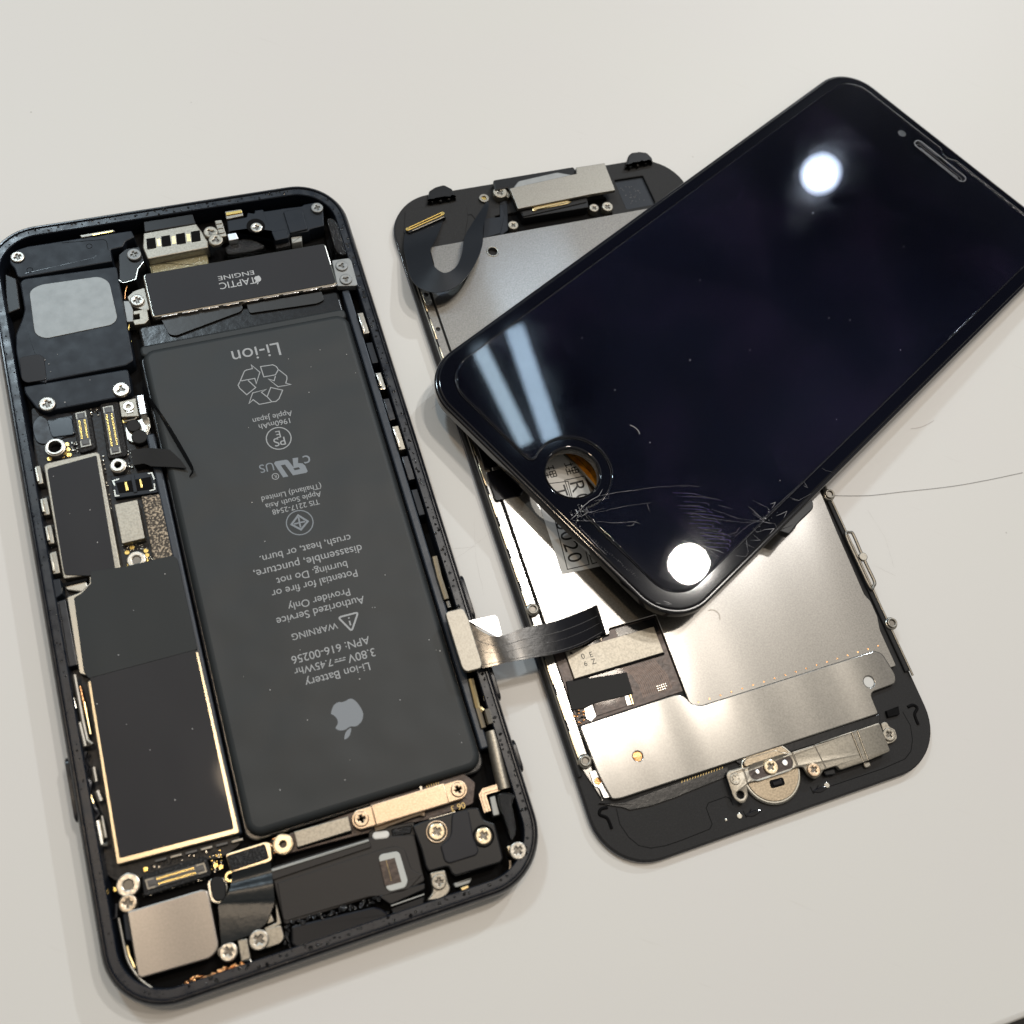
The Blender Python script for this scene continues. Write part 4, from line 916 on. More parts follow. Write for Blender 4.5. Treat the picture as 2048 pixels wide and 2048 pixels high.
# lower loudspeaker
mb = MB()
mb.prism(rounded(Y2([(435, 425), (470, 400), (1390, 120), (1830, 90), (1900, 420), (1932, 540), (1750, 640), (1480, 690), (1400, 700), (600, 960), (570, 950)], 3.9), .4), 1.3, 3.9, 'speaker_plastic', .2)
mb.prism(rounded(Y2([(440, 450), (1400, 158), (1415, 215), (455, 535)], 4.3), .2), 3.5, 4.25, 'speaker_plastic', .12)
mb.prism(rounded(Y2([(445, 426), (1385, 136), (1392, 160), (452, 452)], 4.5), .1), 3.5, 4.5, 'grey_window', .14)
mb.prism(rounded(Y2([(505, 560), (1490, 240), (1640, 200), (1740, 240), (1800, 430), (1905, 480), (1760, 640), (1480, 690), (1400, 690), (585, 930), (560, 900)], 4.05), [.2, .4, 1., 1., 1., .2, .5, .3, .3, .2, .2]), 3.5, 4.1, 'speaker_plastic', .12)
spk = mb.build('loudspeaker', phone)
mb = MB()
mb.prism(rounded(Y2([(1483, 310), (1510, 280), (1660, 252), (1690, 275), (1768, 540), (1742, 605), (1600, 642), (1560, 620)], 4.3), .4), 3.9, 4.3, 'grey_window', .12)
mb.prism(Y2([(1492, 352), (1640, 316), (1706, 550), (1548, 592)], 4.36), 4.2, 4.34, 'pcb_brown', .02)
for k in range(12): mb.box(*(lambda p: (p[0] - .05, p[1] - .05, p[0] + .05, p[1] + .05))(Y2((1556 + k * 4.6, 345 + k * 17), 4.4)), 4.3, 4.38, 'gold_print', .01)
mb.build('speaker_window', spk)
mb = MB()
mb.prism(rounded(Y2([(640, 975), (1440, 785), (1500, 800), (1590, 862), (1560, 902), (690, 1192), (640, 1150)], 4.0), .4), 1.3, 4.0, 'gloss_black', .3)
mb.build('mesh_cover', spk)
mb = MB()
for i in range(60):
    u = i / 59; x, y = 590 + u * 900 + random.uniform(-14, 14), 965 - u * 245 + random.uniform(-26, 26); p = Y2((x, y), 4.1); r = random.uniform(.16, .34)
    mb.prism([(p[0] + r * random.uniform(.6, 1.3) * math.cos(a), p[1] + r * random.uniform(.6, 1.3) * math.sin(a)) for a in [k * 1.05 for k in range(6)]], 3.7, 4.0 + random.uniform(.05, .35), 'glitter_black', .12)
for i in range(22):
    x, y = 600 + random.uniform(-25, 25), 980 + i * 9; p = Y2((x, y), 4.1); r = random.uniform(.14, .26)
    mb.prism([(p[0] + r * random.uniform(.6, 1.3) * math.cos(a), p[1] + r * random.uniform(.6, 1.3) * math.sin(a)) for a in [k * 1.05 for k in range(6)]], 3.4, 3.9 + random.uniform(.05, .3), 'glitter_black', .1)
mb.build('adhesive', spk)
mb = MB(); mb.prism(rounded(Y2([(1480, 690), (1530, 665), (1932, 560), (1932, 620), (1600, 770)], 4.0), .3), 1.3, 4.1, 'black_plastic', .15)
mb.prism(rounded(Y2([(1600, 800), (1925, 680), (1930, 790), (1625, 880)], 3.2), .2), 1.3, 3.0, 'gloss_black', .2); mb.strip(Y2([(1605, 780), (1925, 668)], 4.15), .16, 4.15, 'grey_plastic'); mb.build('speaker_port', spk)
# connector block bottom right
mb = MB()
mb.prism(rounded(Y3([(600, 1215), (700, 1170), (940, 1105), (1150, 1040), (1240, 1035), (1290, 1155), (1400, 1192), (1482, 1530), (1455, 1572), (1020, 1702), (982, 1680), (950, 1610), (900, 1620), (760, 1662), (730, 1610), (690, 1450)], 4.7), .45), 1.3, 4.7, 'black_plastic', .25)
blk = mb.build('connector_block', phone)
mb = MB(); mb.prism(rounded(Y3([(985, 1088), (1120, 1058), (1150, 1080), (1195, 1330), (1248, 1455), (1222, 1500), (960, 1582), (915, 1560), (872, 1410), (945, 1350), (975, 1300)], 5.0), [.5, .4, .4, .8, .6, .5, .4, .4, .6, .8, .8]), 4.5, 5.0, 'graphite_sticker', .22); mb.build('raised_pad', blk)
for c in ((838, 1272), (1290, 1314)):
    mb = MB(); p = Y3(c, 4.8); mb.ring(p, 1.72, 1.45, 4.4, 4.95, 'gap_black' if c[0] > 1000 else 'copper_steel', .1); mb.screw(p, 1.34, 4.4, 5.05, 'shield_rim', 'cross', .3); mb.build('screw', blk)
mb = MB(); mb.prism(rounded(Y3([(770, 1668), (918, 1640), (945, 1760), (972, 1825), (935, 1885), (860, 1925), (740, 1940), (800, 1860), (800, 1790)], 4.6), .4), 2, 4.6, 'can_silver', .15)
bk = mb.build('bracket', phone); scr(bk, Y3, (860, 1757), 58, 4.5, 5.0, 'can_silver')
mb = MB(); mb.prism(rounded(Y3([(1512, 1415), (1640, 1372), (1695, 1440), (1690, 1510), (1640, 1555), (1590, 1545), (1580, 1500), (1545, 1505)], 4.9), .35), 2, 4.9, 'shield_rim', .12)
bk = mb.build('bracket', phone); scr(bk, Y3, (1625, 1455), 68, 4.85, 5.4, 'screw_steel', rot=.5)
mb = MB(); mb.tube([(*Y3(q, 4.4), 4.4) for q in smooth([(1150, 1830), (1250, 1792), (1400, 1740), (1500, 1695), (1545, 1630), (1545, 1550)], 5)], .22, 'copper_steel'); mb.prism(rounded(Y3([(1065, 1815), (1140, 1785), (1155, 1815), (1080, 1850)], 4.6), .12), 3, 4.7, 'brass', .12); mb.build('antenna_wire', phone)
mb = MB(); mb.prism(rounded(Y3([(1000, 1770), (1180, 1715), (1160, 1770), (1020, 1815)], 3.4), .3), 1.3, 3.2, 'grey_plastic', .2); mb.build('gasket', phone)
mb = MB()                                                          # crumpled copper foil in the corner
for i in range(34):
    u = i / 33; x, y = 1060 + u * 560 + random.uniform(-12, 12), 1530 - u * 185 + random.uniform(-26, 22); p = Y1((x, y), 3.5); r = random.uniform(.25, .6); ph = random.uniform(0, 1)
    mb.prism([(p[0] + r * random.uniform(.5, 1.4) * math.cos(a + ph), p[1] + r * .7 * random.uniform(.5, 1.3) * math.sin(a + ph)) for a in [k * 1.25 for k in range(5)]], 2.0, 3.3 + random.uniform(-.3, .7), 'copper', .15)
mb.build('copper_foil', phone)
mb = MB()
mb.tube([(*Y1(q, 4.4), 4.4) for q in smooth([(420, 900), (450, 1050), (500, 1280), (560, 1400), (640, 1500), (750, 1580)], 3)], .2, 'nickel_matte'); mb.tube([(*Y1(q, 3.9), 3.9) for q in ((500, 1170), (520, 1260), (575, 1380))], .26, 'brass')
mb.tube([(*Y1(q, 4.4), 4.4) for q in ((320, 745), (320, 860), (350, 910), (395, 890), (400, 760))], .3, 'gloss_black'); mb.tube([(*Y1(q, 4.6), 4.6) for q in ((310, 770), (330, 860), (345, 905))], .16, 'copper_steel'); mb.build('antenna_spring', phone)

mb = MB()                                                          # sticky residue and grit left on the sealing ledge
rim = rect(-BW / 2 + 1.75, -BH / 2 + 1.75, BW / 2 - 1.75, BH / 2 - 1.75, 8.2, 12)
rimp = []
for i in range(len(rim)):
    a, c = Vector(rim[i]), Vector(rim[(i + 1) % len(rim)]); k = max(1, int((c - a).length / .7))
    rimp += [a.lerp(c, j / k) for j in range(k)]
for p in rimp:
    right = p.x > 20 or p.y < -60 or p.y > 62
    if random.random() > (.8 if right else .35): continue
    x, y = p.x + random.uniform(-.45, .45), p.y + random.uniform(-.45, .45); r = random.uniform(.05, .16 if not right else .32)
    mb.prism([(x + r * random.uniform(.5, 1.5) * math.cos(a), y + r * random.uniform(.5, 1.5) * math.sin(a)) for a in [k * 1.05 for k in range(6)]], 5.2, 5.3 + random.uniform(.02, .1), random.choice(('glitter_black', 'glitter_black', 'gap_black', 'gasket')), .05)
mb.build('adhesive_residue', housing)['kind'] = 'stuff'
mb = MB()
for i in range(70):
    u = random.random(); x, y = 640 + u * 1000, 1215 - u * 385 + random.uniform(-26, 20); p = Y2((x, y), 3.0); r = random.uniform(.12, .3)
    mb.prism([(p[0] + r * random.uniform(.6, 1.4) * math.cos(a), p[1] + r * random.uniform(.6, 1.4) * math.sin(a)) for a in [k * 1.05 for k in range(6)]], 1.3, 3.2 + random.uniform(-.4, .5), 'glitter_black', .12)
mb.build('adhesive_residue', spk)['kind'] = 'stuff'

# ================================================================== display assembly lying face down
A = Frame((20.2941, 95.2119, 0), Rz(0.651173))
A5, A6, A8 = zf(770, 280, A), zf(1000, 280, A), zf(980, 880, A)
A9, A10, A11, A12, A4 = zf(1050, 1180, A), zf(1400, 1350, A), zf(1150, 1400, A), zf(1500, 950, A), zf(750, 1050, A)
asm = thing('display_assembly', 'display assembly lying face down with bare silver metal backplate', 'phone screen', A)
AW, AH, AR = 65.8, 136.9, 9.79
mb = MB(); loft(mb, AW, AH, AR, [(1.2, 0.02), (.5, .12), (.1, .35), (0, .6), (.06, .85), (.3, .95)], 'glass_edge', cap0=True, cap1=True); mb.build('front_glass', asm)
FT = 1.6
mb = MB()
out = rect(-AW / 2 + .22, -AH / 2 + .22, AW / 2 - .22, AH / 2 - .22, AR - .2, 12)
recess = rounded([(17.2, 64.0), (23.9, 63.9), (24.1, 56.2), (17.2, 56.2)], [.3, 1.2, .3, .3])
pocket = rounded([(-11.2, 54.9), (-11.2, 60.2), (13.6, 60.2), (13.6, 54.9)], .3)
mb.prism(out, .9, FT, 'matte_frame', .22, holes=[recess, pocket])
mb.flat(rect(16.9, 55.9, 24.4, 64.3), 1.05, 'blue_sheen_plastic'); mb.flat(rect(-11.6, 54.5, 14, 60.5), 1.0, 'gap_black')
frame = mb.build('frame', asm)
mb = MB()                                                          # moulded lines on both ends of the frame
for pl in ([(-27.94, -58.4), (-28.25, -61.0), (-27.55, -63.4), (-26.4, -65.1), (-24.6, -66.1), (-22, -66.5), (-18.8, -66.5), (-13.9, -66.3), (-13.2, -65.7), (-13.2, -63.0), (-12.5, -62.35), (-9.2, -62.3), (-8.6, -62.8), (-8.5, -64)],
           [(28.0, -58.4), (28.3, -61), (27.5, -63.4), (26.3, -65.1), (24.6, -66.0), (20, -66.3), (10, -66.2), (6.5, -66.0)]):
    mb = MB(); mb.strip(pl, .13, FT + .01, 'gap_black'); mb.build('moulded_line', frame)
for sx in (-1, 1):
    pl = smooth([(sx * 29.3, -57.9), (sx * 30.5, -57.85), (sx * 30.95, -58.6), (sx * 29.95, -59.5), (sx * 29.8, -61.3)], 5)
    mb = MB(); mb.tube([(x, y, FT) for x, y in pl], .28, 'gap_black'); mb.build('moulded_groove', frame)
mb = MB()
mb.strip([(-27.5, 55.4), (-27.6, 61.3), (-27.1, 61.9), (-15.9, 61.5), (-15.2, 59.4), (-14.6, 59.1), (-9.5, 58.9)], .2, FT + .01, 'gap_black')
mb.build('moulded_line', frame)
mb = MB()  # pale discs and gloss blobs: glints of glossy dents put into shape
for q, r in ((A10((380, 1362), FT), .5), (A10((1225, 1065), FT), .52), (A10((250, 1400), FT), .26)): mb.cyl(q, r, FT - .1, FT + .18, 'steel_trim', .12, 18)
for c in ((520, 1330), (1170, 1100)):
    p = A10(c, FT); mb.prism(smooth([(p[0] - 1.6, p[1] + .1), (p[0] - .4, p[1] - .55), (p[0] + 1.5, p[1] - .1), (p[0] + .3, p[1] + .35)], 4, True), FT - .05, FT + .16, 'gloss_black', .14)
    mb.strip([A10((c[0] - 105, c[1] - 20), FT), A10((c[0] - 75, c[1] + 45), FT), A10((c[0] - 25, c[1] - 35), FT)], .16, FT + .012, 'gap_black')
mb.build('dent_glint', frame)
mb = MB()  # random grey flecks for the speckle in the recess
for i in range(46):
    x, y = random.uniform(17.8, 23.4), random.uniform(56.8, 63.0)
    if abs(x - 20) < 2.2 and abs(y - 60) < 2.4 and random.random() < .9: mb.box(x - .1, y - .06, x + .1, y + .06, 1.05, 1.1, 'line_grey', .02)
mb.build('printed_text', frame)
for pts, Z, teeth in (([(410, 605), (425, 490), (490, 450), (570, 430), (650, 470), (692, 562), (655, 535), (622, 580), (575, 550), (540, 597), (492, 565), (455, 608), (438, 575)], A5, (450, 560)), ([(1212, 262), (1240, 150), (1270, 120), (1350, 110), (1420, 120), (1470, 170), (1480, 222), (1442, 195), (1412, 232), (1372, 202), (1338, 254), (1296, 220), (1262, 272), (1236, 238)], A6, (1250, 215))):
    mb = MB(); q = Z(pts, 2.6)
    mb.prism(rounded(q, .35), .6, 2.6, 'black_plastic', .3)
    x, y = teeth
    for k in range(3):
        p = Z((x + k * 78, y - k * 14), 2.4); mb.prism(circ(p, .62, 10), 1.0, 2.45, 'black_plastic', .2)
    mb.build('hook', frame)

# ------------------------------------------------------------------ metal plates
PT = 2.3
def cutcirc(c, r): return circ(c, r, 22)
hole_top = A5((1040, 1078), PT); hole_br = A10((1635, 65), PT + .25); hole_bl = A9((1090, 1605), PT + .25)
mb = MB()
plate_out = [(-26.9, 55.0), (13.3, 55.0), (13.3, 55.05), (27.5, 55.0), (30.6, 51.5), (30.9, -17.0), (30.6, -24.3), (30.4, -36.5), (31.0, -38.0), (31.0, -41.0), (30.3, -43.5), (30.3, -50.5), (-9.6, -50.5), (-9.6, -29.4), (-18.8, -29.4), (-18.8, -30.4), (-29.4, -30.4), (-29.5, 46.0), (-29.3, 50), (-27.2, 50.5)]
mb.prism(rounded(plate_out, [.4, 0, 0, 1.2, .8, .4, .3, .3, .4, .4, .3, .3, .2, .2, .3, .2, .2, .2, .2, .2]), 1.3, PT, 'plate_steel', .12, holes=[cutcirc(hole_top, .95)])
plate = mb.build('backplate', asm)
mb = MB(); mb.ring(hole_top, 1.3, .95, PT - .1, PT + .14, 'steel_trim', .1); mb.build('collar', plate)
mb = MB()                                                          # rear rails with holes
mb.prism(rounded([(-31.35, 49), (-29.75, 49), (-29.75, -56.8), (-31.35, -51)], .2), .9, 1.85, 'plate_steel', .1, holes=[cutcirc((-30.6, 44.6), .45), cutcirc((-30.5, 36.5), .4), cutcirc((-30.5, 20), .4)])
for k in range(15):
    y = 43 - k * 6.4; mb.box(-31.55, y - 2.3, -31.30, y + 2.3, 1.0, 2.1, 'shield_rim', .08)
mb.build('side_flange', plate)
mb = MB()
mb.prism(rounded([(31.55, 50), (32.5, 50), (32.62, -52), (31.6, -52)], .2), .6, 2.1, 'matte_frame', .2)
mb.tube([(32.3, 50, 2.15), (32.45, -20, 2.15), (32.6, -53, 2.15)], .2, 'nickel_matte'); mb.build('side_rail', plate)
mb = MB(); mb.prism(rounded([(-32.55, 52), (-31.75, 52), (-31.75, -52), (-32.55, -52)], .2), .6, 2.2, 'matte_frame', .2)
mb.tube([(-31.9, 50, 2.2), (-31.9, -50, 2.2)], .16, 'nickel_matte'); mb.build('side_rail', plate)
mb = MB()                                                          # double-window clip on the right rail
q = A12([(930, 580), (968, 552), (1000, 575), (1080, 760), (1135, 880), (1205, 1030), (1195, 1070), (1165, 1085), (1045, 840)], 2.6)
mb.tube([(x, y, 2.5) for x, y in smooth(q, 4, True)] + [(*smooth(q, 4, True)[0], 2.5)], .3, 'nickel_matte', caps=False)
mb.cyl(A12((1092, 790), 2.6), .85, 2.2, 2.8, 'nickel_matte', .15); mb.build('side_clip', plate)
def stud(c):
    mb = MB(); x, y = c
    mb.prism(circ(c, 1.25, 26), .9, 2.5, 'steel_trim', .35, seg=3); mb.ring((x, y), .95, .55, 2.45, 2.95, 'nickel_matte', .16); mb.flat(circ(c, .6, 14), 2.6, 'screw_dark')
    mb.build('stud', plate)
for c in (A12((768, 185), 2.6), A12((1370, 1430), 2.6), (-30.75, -22.5), (-30.6, -49.8)): stud(c)
mb = MB()
LP = PT + .25
low = [(-29.6, -44.0), (-11.4, -43.7), (-10.0, -44.4), (-9.3, -46.2), (-7.6, -46.8), (27.3, -46.75), (28.6, -47.6), (29.3, -52.0), (28.6, -53.4), (23.1, -53.6), (23.0, -57.45), (-26.9, -57.3), (-28.4, -57.0), (-28.9, -54.6), (-29.3, -52.2)]
mb.prism(rounded(low, [.9, .3, .5, .5, .5, 1.0, 1.0, .8, .8, .2, .3, .8, .8, .6, .6]), PT - .3, LP, 'plate_low', .22, holes=[cutcirc(hole_br, .98), cutcirc(hole_bl, .78)], seg=3)
lowp = mb.build('lower_plate', plate)
mb = MB(); mb.flat(circ(hole_bl, .9, 20), PT + .02, 'copper'); mb.flat(circ(hole_br, 1.1, 20), PT + .02, 'paper')
for k in range(18):
    x = -8 + k * 2.15; mb.cyl((x, -46.15), .17, PT - .05, PT + .03, 'copper', .02, 10)
mb.build('weld_spot', plate)
mb = MB(); mb.prism(rounded(A11([(140, 692), (215, 672), (260, 720), (345, 940), (280, 950), (235, 850), (185, 835)], 2.1), .25), 1.3, 2.1, 'bright_foil', .08, holes=[cutcirc(A11((222, 785), 2.1), .6)]); mb.flat(circ(A11((222, 785), 2.1), .8, 16), 1.9, 'copper'); mb.build('foil_tab', plate)
mb = MB(); q = A9((1812, 262), PT); mb.strip([(q[0] + 1.35 * math.cos(a), q[1] + 1.35 * math.sin(a)) for a in [1.9 - k * .22 for k in range(13)]], [.02] + [.22] * 11 + [.02], PT + .01, 'screw_dark'); mb.build('half_round_cut', plate)
mb = MB(); mb.prism(rounded(A11([(220, 1000), (470, 990), (1010, 790), (1480, 640), (1482, 735), (1010, 925), (980, 940), (730, 1025), (530, 1065), (470, 1040)], 1.9), .3), 1.4, 1.85, 'flex_gloss', .08)
mb.prism(rounded(A10([(340, 830), (1440, 470), (1735, 378), (1735, 470), (1450, 560), (880, 740), (420, 885)], 2.0), .2), 1.4, 2.0, 'flex_gloss', .08)
for k in range(16): mb.strip(A11([(1030 + k * 26, 800 - k * 9), (1036 + k * 26, 780 - k * 9)], 1.88), .1, 1.88, 'gold_print')
mb.build('ribbon_cable', asm)

# ------------------------------------------------------------------ circuit cutout with driver chip
CT = 1.75
mb = MB(); mb.prism(rounded([(-29.6, -30.6), (-19.0, -30.6), (-18.6, -29.6), (-9.7, -29.5), (-9.7, -43.5), (-29.6, -43.9)], [.2, .2, .3, .2, .2, .2]), CT - .1, CT + .06, 'pcb_brown', .04)
mb.prism([(-17.5, -29.7), (-9.9, -29.7), (-9.9, -32.2), (-10.6, -32.3), (-10.8, -31.3), (-17.5, -31.2)], CT, CT + .09, 'flex_gloss', .02)
for k in range(16):
    pl = [(-19 + k * .42, -36.6 - .02 * k), (-17.5 + k * .40, -38.2 - .12 * k), (-16.9 + k * .36, -40.0 - .1 * k), (-16.9 + k * .36, -42.6)]
    mb.strip(pl, .07, CT + .07, 'trace')
for k in range(14): mb.box(-14 + (k % 5) * .4, -41.5 - (k // 5) * .4, -13.78 + (k % 5) * .4, -41.3 - (k // 5) * .4, CT + .05, CT + .12, 'steel_trim', .02)
pcb = mb.build('circuit_board', asm)
IC = 2.35
mb = MB(); mb.prism([(-27.65, -36.15), (-10.75, -36.15), (-10.75, -31.3), (-27.65, -31.3)], CT + .02, IC, 'can_silver', .06)
mb.prism([(-27.9, -36.5), (-10.6, -36.5), (-10.6, -36.2), (-27.9, -36.2)], CT, CT + .5, 'gap_black', .03)
ic = mb.build('driver_chip', pcb)
mb = MB(); z = IC + .012
for s, c in (('0', (560, 640)), ('E', (640, 622)), ('6', (585, 710)), ('Z', (662, 690))): add_text(mb, s, A9(c, z), None, 0.0, z, 'ink', .92)
p = A9((445, 608), z); mb.flat(circ(p, .26, 12), z, 'ink'); mb.build('printed_text', pcb)
mb = MB(); mb.prism(A9([(400, 880), (610, 845), (630, 850), (985, 792), (1047, 1000), (690, 1088), (665, 1100), (568, 1142), (450, 1158)], 2.3), CT, 2.2, 'matte_tape', .06); mb.build('tape', pcb)
mb = MB(); mb.prism(A9([(665, 1095), (962, 1025), (985, 1120), (690, 1218)], 2.1), CT, 2.0, 'pcb_brown', .05); mb.prism(A9([(965, 1025), (1000, 1015), (1040, 1105), (990, 1115)], 2.1), CT, 2.0, 'bright_foil', .05); mb.prism(A9([(575, 1145), (650, 1105), (690, 1218), (640, 1270), (590, 1240)], 2.1), CT, 2.0, 'bright_foil', .05)
mb.prism(A9([(1010, 1010), (1022, 1008), (1052, 1100), (1040, 1105)], 2.4), CT, 2.4, 'brass', .04); mb.build('shield_foil', pcb)
mb = MB()
for i in range(30):
    p = A9((470 + random.uniform(0, 120), 1160 + random.uniform(0, 120)), 2.2); mb.box(p[0] - .15, p[1] - .1, p[0] + .15, p[1] + .1, 1.6, 1.9 + random.uniform(0, .3), random.choice(('gasket', 'gap_black', 'copper', 'pcb')), .04)
mb.build('solder_parts', pcb)['kind'] = 'stuff'

# printed repair label on the plate
mb = MB(); sz = PT + .05
mb.prism([(-23.55, -17.75), (-13.4, -18.2), (-12.9, 6.5), (-22.95, 7.0)], PT - .02, sz, 'paper', .02)
lab = mb.build('sticker', plate, 'white paper sticker with printed characters')
mb = MB(); z = sz + .012
for pl in ([(1135, 1138.8), (1178.3, 1129), (1167, 1085), (1136, 962.5), (1091.5, 968)], [(1137 + 60, 1124), (1184.5, 1127.5), (1129.5, 960.5), (1168, 952)]):
    mb.strip(A.pts(pl, z), .17, z, 'ink', len(pl) == 5)
def vtext(s, x, y, size): add_text(mb, s, A(x, y, z), None, -math.pi / 2, z, 'ink', size, 1.0)
for s_, x, y in (('T', 1119.5, 983), ('0', 1126.2, 1049.5), ('0', 1135.5, 1071), ('2', 1142.4, 1092.5), ('0', 1149.7, 1114.5), ('R', 1156, 973), ('0', 1165.5, 996)): vtext(s_, x, y, 2.7)
def kanji(c, w):
    """the character for reason: jewel radical, then village, drawn as strokes turned with the label"""
    x, y = A(c[0], c[1], z)
    st = [((.02, .92), (.38, .92)), ((.05, .55), (.36, .55)), ((0, .08), (.42, .16)), ((.2, .92), (.2, .12)),
          ((.5, .95), (.95, .95)), ((.5, .95), (.5, .5)), ((.95, .95), (.95, .5)), ((.5, .72), (.95, .72)), ((.5, .5), (.95, .5)), ((.72, .95), (.72, .05)), ((.5, .28), (.95, .28)), ((.44, .05), (1.0, .05))]
    for k, (a, c) in enumerate(st):
        f = lambda q: (x + (q[1] - .5) * w, y - (q[0] - .5) * w)
        mb.strip([f(a), f(c)], .19, z + k * .0012, 'ink')
kanji((1098.7, 944), 2.5); kanji((1143, 936), 2.5)
mb.build('printed_text', plate)
mb = MB()                                                          # amber ribbon seen through the home-button hole
prs = [((-15.4, 4.5, 2.6), (-9.6, 6.8, 2.9)), ((-14.2, 1.5, 3.4), (-8.8, 3.2, 3.8)), ((-12.9, -2.0, 3.7), (-7.6, -.6, 4.2)), ((-11.6, -5.5, 3.4), (-6.3, -4.6, 3.9)), ((-10.5, -9.0, 2.6), (-5.4, -8.6, 2.8))]
prs = list(zip(smooth([a for a, c in prs], 4), smooth([c for a, c in prs], 4))); mb.sheet(prs, .12, 'kapton')
for k in range(5):
    u = .2 + k * .16; mb.tube([tuple(Vector(a) * (1 - u) + Vector(c) * u + Vector((0, 0, .03))) for a, c in prs], .05, 'gold', 6)
mb.tube([tuple(Vector(a) + Vector((0, 0, .05))) for a, c in prs], .22, 'nickel_matte', 6)
mb.build('amber_cable', asm)
mb = MB(); mb.prism(rounded([(-30.8, 4.8), (-27.0, 4.8), (-25.2, 3.6), (-25.2, -.6), (-26, -1.4), (-30.8, -1.2)], .6), PT - .1, 2.4, 'gloss_black', .15); mb.prism(rounded([(-30.8, 18), (-27.6, 18), (-27.0, 5.4), (-30.8, 5.4)], .4), PT - .1, 2.3, 'gloss_black', .12); mb.build('tape', asm)

# ------------------------------------------------------------------ earpiece end
mb = MB()
mb.prism(rounded([(-9.4, 67.7), (8.6, 67.75), (8.9, 66.6), (8.7, 65.3), (-6.9, 64.3), (-7.0, 65.2), (-9.9, 65.0)], .35), FT - .1, 3.4, 'black_plastic', .25)
mb.prism(rounded([(-6.9, 63.9), (-4.4, 66.2), (4.5, 66.8), (8.2, 65.2)], .5), 3.0, 3.75, 'stamped_silver', .2)
ear = mb.build('earpiece_module', asm)
mb = MB()
mb.prism(rounded([(-6.95, 64.35), (8.3, 65.25), (8.75, 66.85), (15.3, 66.75), (15.1, 59.5), (9.6, 59.55), (-6.9, 59.05)], [.1, .1, .1, .1, .1, .1, .1]), 3.4, 4.2, 'nickel_matte', .1); mb.build('cover_plate', ear)
mb = MB()
mb.prism(rounded(A6([(175, 665), (840, 540), (855, 655), (225, 760)], 3.0), .2), FT - .5, 3.2, 'black_plastic', .15)
mb.prism(rounded(A6([(210, 690), (835, 560), (838, 600), (225, 740)], 3.4), .2), 3.0, 3.45, 'matte_frame', .12)
mb.prism(rounded(A6([(310, 655), (360, 640), (640, 580), (695, 592), (660, 615), (380, 668), (320, 690)], 3.7), .25), 3.2, 3.7, 'brass', .15)
mb.build('earpiece_speaker', ear)
for Z, c, r, zt in ((A5, (1112, 500), 72, 3.2), (A5, (1240, 818), 52, 2.3), (A6, (910, 652), 50, 2.5), (A6, (1040, 640), 60, 2.5)):
    mb = MB(); mb.screw(Z(c, zt), rad(Z, r), .95, zt, 'can_silver', 'cross', random.uniform(0, 2)); mb.build('screw', ear)
mb = MB(); mb.ring(A5((958, 555), 2.2), 1.05, .5, FT - .1, 2.1, 'nickel_matte', .12); mb.flat(circ(A5((958, 555), 2.2), .55, 14), 1.75, 'gold'); mb.build('standoff', ear)
mb = MB(); mb.prism(rounded(A6([(0, 590), (70, 590), (80, 870), (0, 930)], 1.8), .2), 1.0, 1.85, 'blue_sheen_plastic', .1); mb.prism(rounded(A5([(960, 760), (1120, 740), (1180, 880), (945, 950)], 1.8), .3), 1.3, 1.8, 'blue_sheen_plastic', .1)
mb.prism(rounded(A5([(1040, 430), (1160, 420), (1215, 540), (1190, 560), (1160, 530)], 2.6), .2), FT - .1, 2.6, 'can_silver', .12); mb.build('mounting_plate', ear)
mb = MB()                                                          # camera cable looping down from its gold connector
outr = [(195, 880, 2.2), (180, 1030, 2.8), (213, 1200, 4.0), (250, 1335, 5.0), (330, 1425, 5.7), (470, 1472, 6.1), (640, 1440, 6.2), (780, 1330, 5.9), (880, 1180, 5.4), (942, 1010, 4.8), (948, 850, 4.2), (982, 720, 3.6), (1006, 615, 2.6)]
innr = [(565, 770, 2.2), (505, 925, 2.8), (442, 1060, 4.0), (456, 1150, 5.0), (475, 1215, 5.7), (520, 1260, 6.1), (580, 1283, 6.2), (650, 1255, 5.9), (706, 1195, 5.4), (745, 1090, 4.8), (768, 940, 4.2), (836, 815, 3.6), (985, 585, 2.6)]
pa = [(*A5((x, y), z), z) for x, y, z in outr]; pc = [(*A5((x, y), z), z) for x, y, z in innr]
mb.sheet(list(zip(smooth(pa, 5), smooth(pc, 5))), .14, 'flex_black')
camf = mb.build('camera_cable', asm)
mb = MB()
q = A5([(200, 850), (555, 685), (592, 735), (232, 892)], 3.0)
mb.prism(rounded(q, .2), FT, 2.8, 'black_plastic', .1)
a, c, d, e = [Vector(v) for v in q]
for u in (.12, .5): mb.tube([tuple((a * (1 - s) + c * s) * (1 - u) + (e * (1 - s) + d * s) * u) + (2.85,) for s in (.04, .96)], .16, 'gold')
for s in (.03, .97): p = (a * (1 - s) + c * s) * .7 + (e * (1 - s) + d * s) * .3; mb.cyl(tuple(p), .42, 2.6, 3.0, 'gold', .1, 14)
mb.tube([tuple((a * (1 - s) + c * s) * .1 + (e * (1 - s) + d * s) * .9) + (2.8,) for s in (.1, .95)], .12, 'steel_trim'); mb.build('camera_connector', camf)
mb = MB(); mb.prism(rounded(A5([(195, 680), (740, 582), (790, 640), (800, 760), (760, 990), (440, 1045), (180, 900)], 1.75), .4), 1.4, 1.78, 'matte_frame', .1); mb.build('backing_pad', frame)

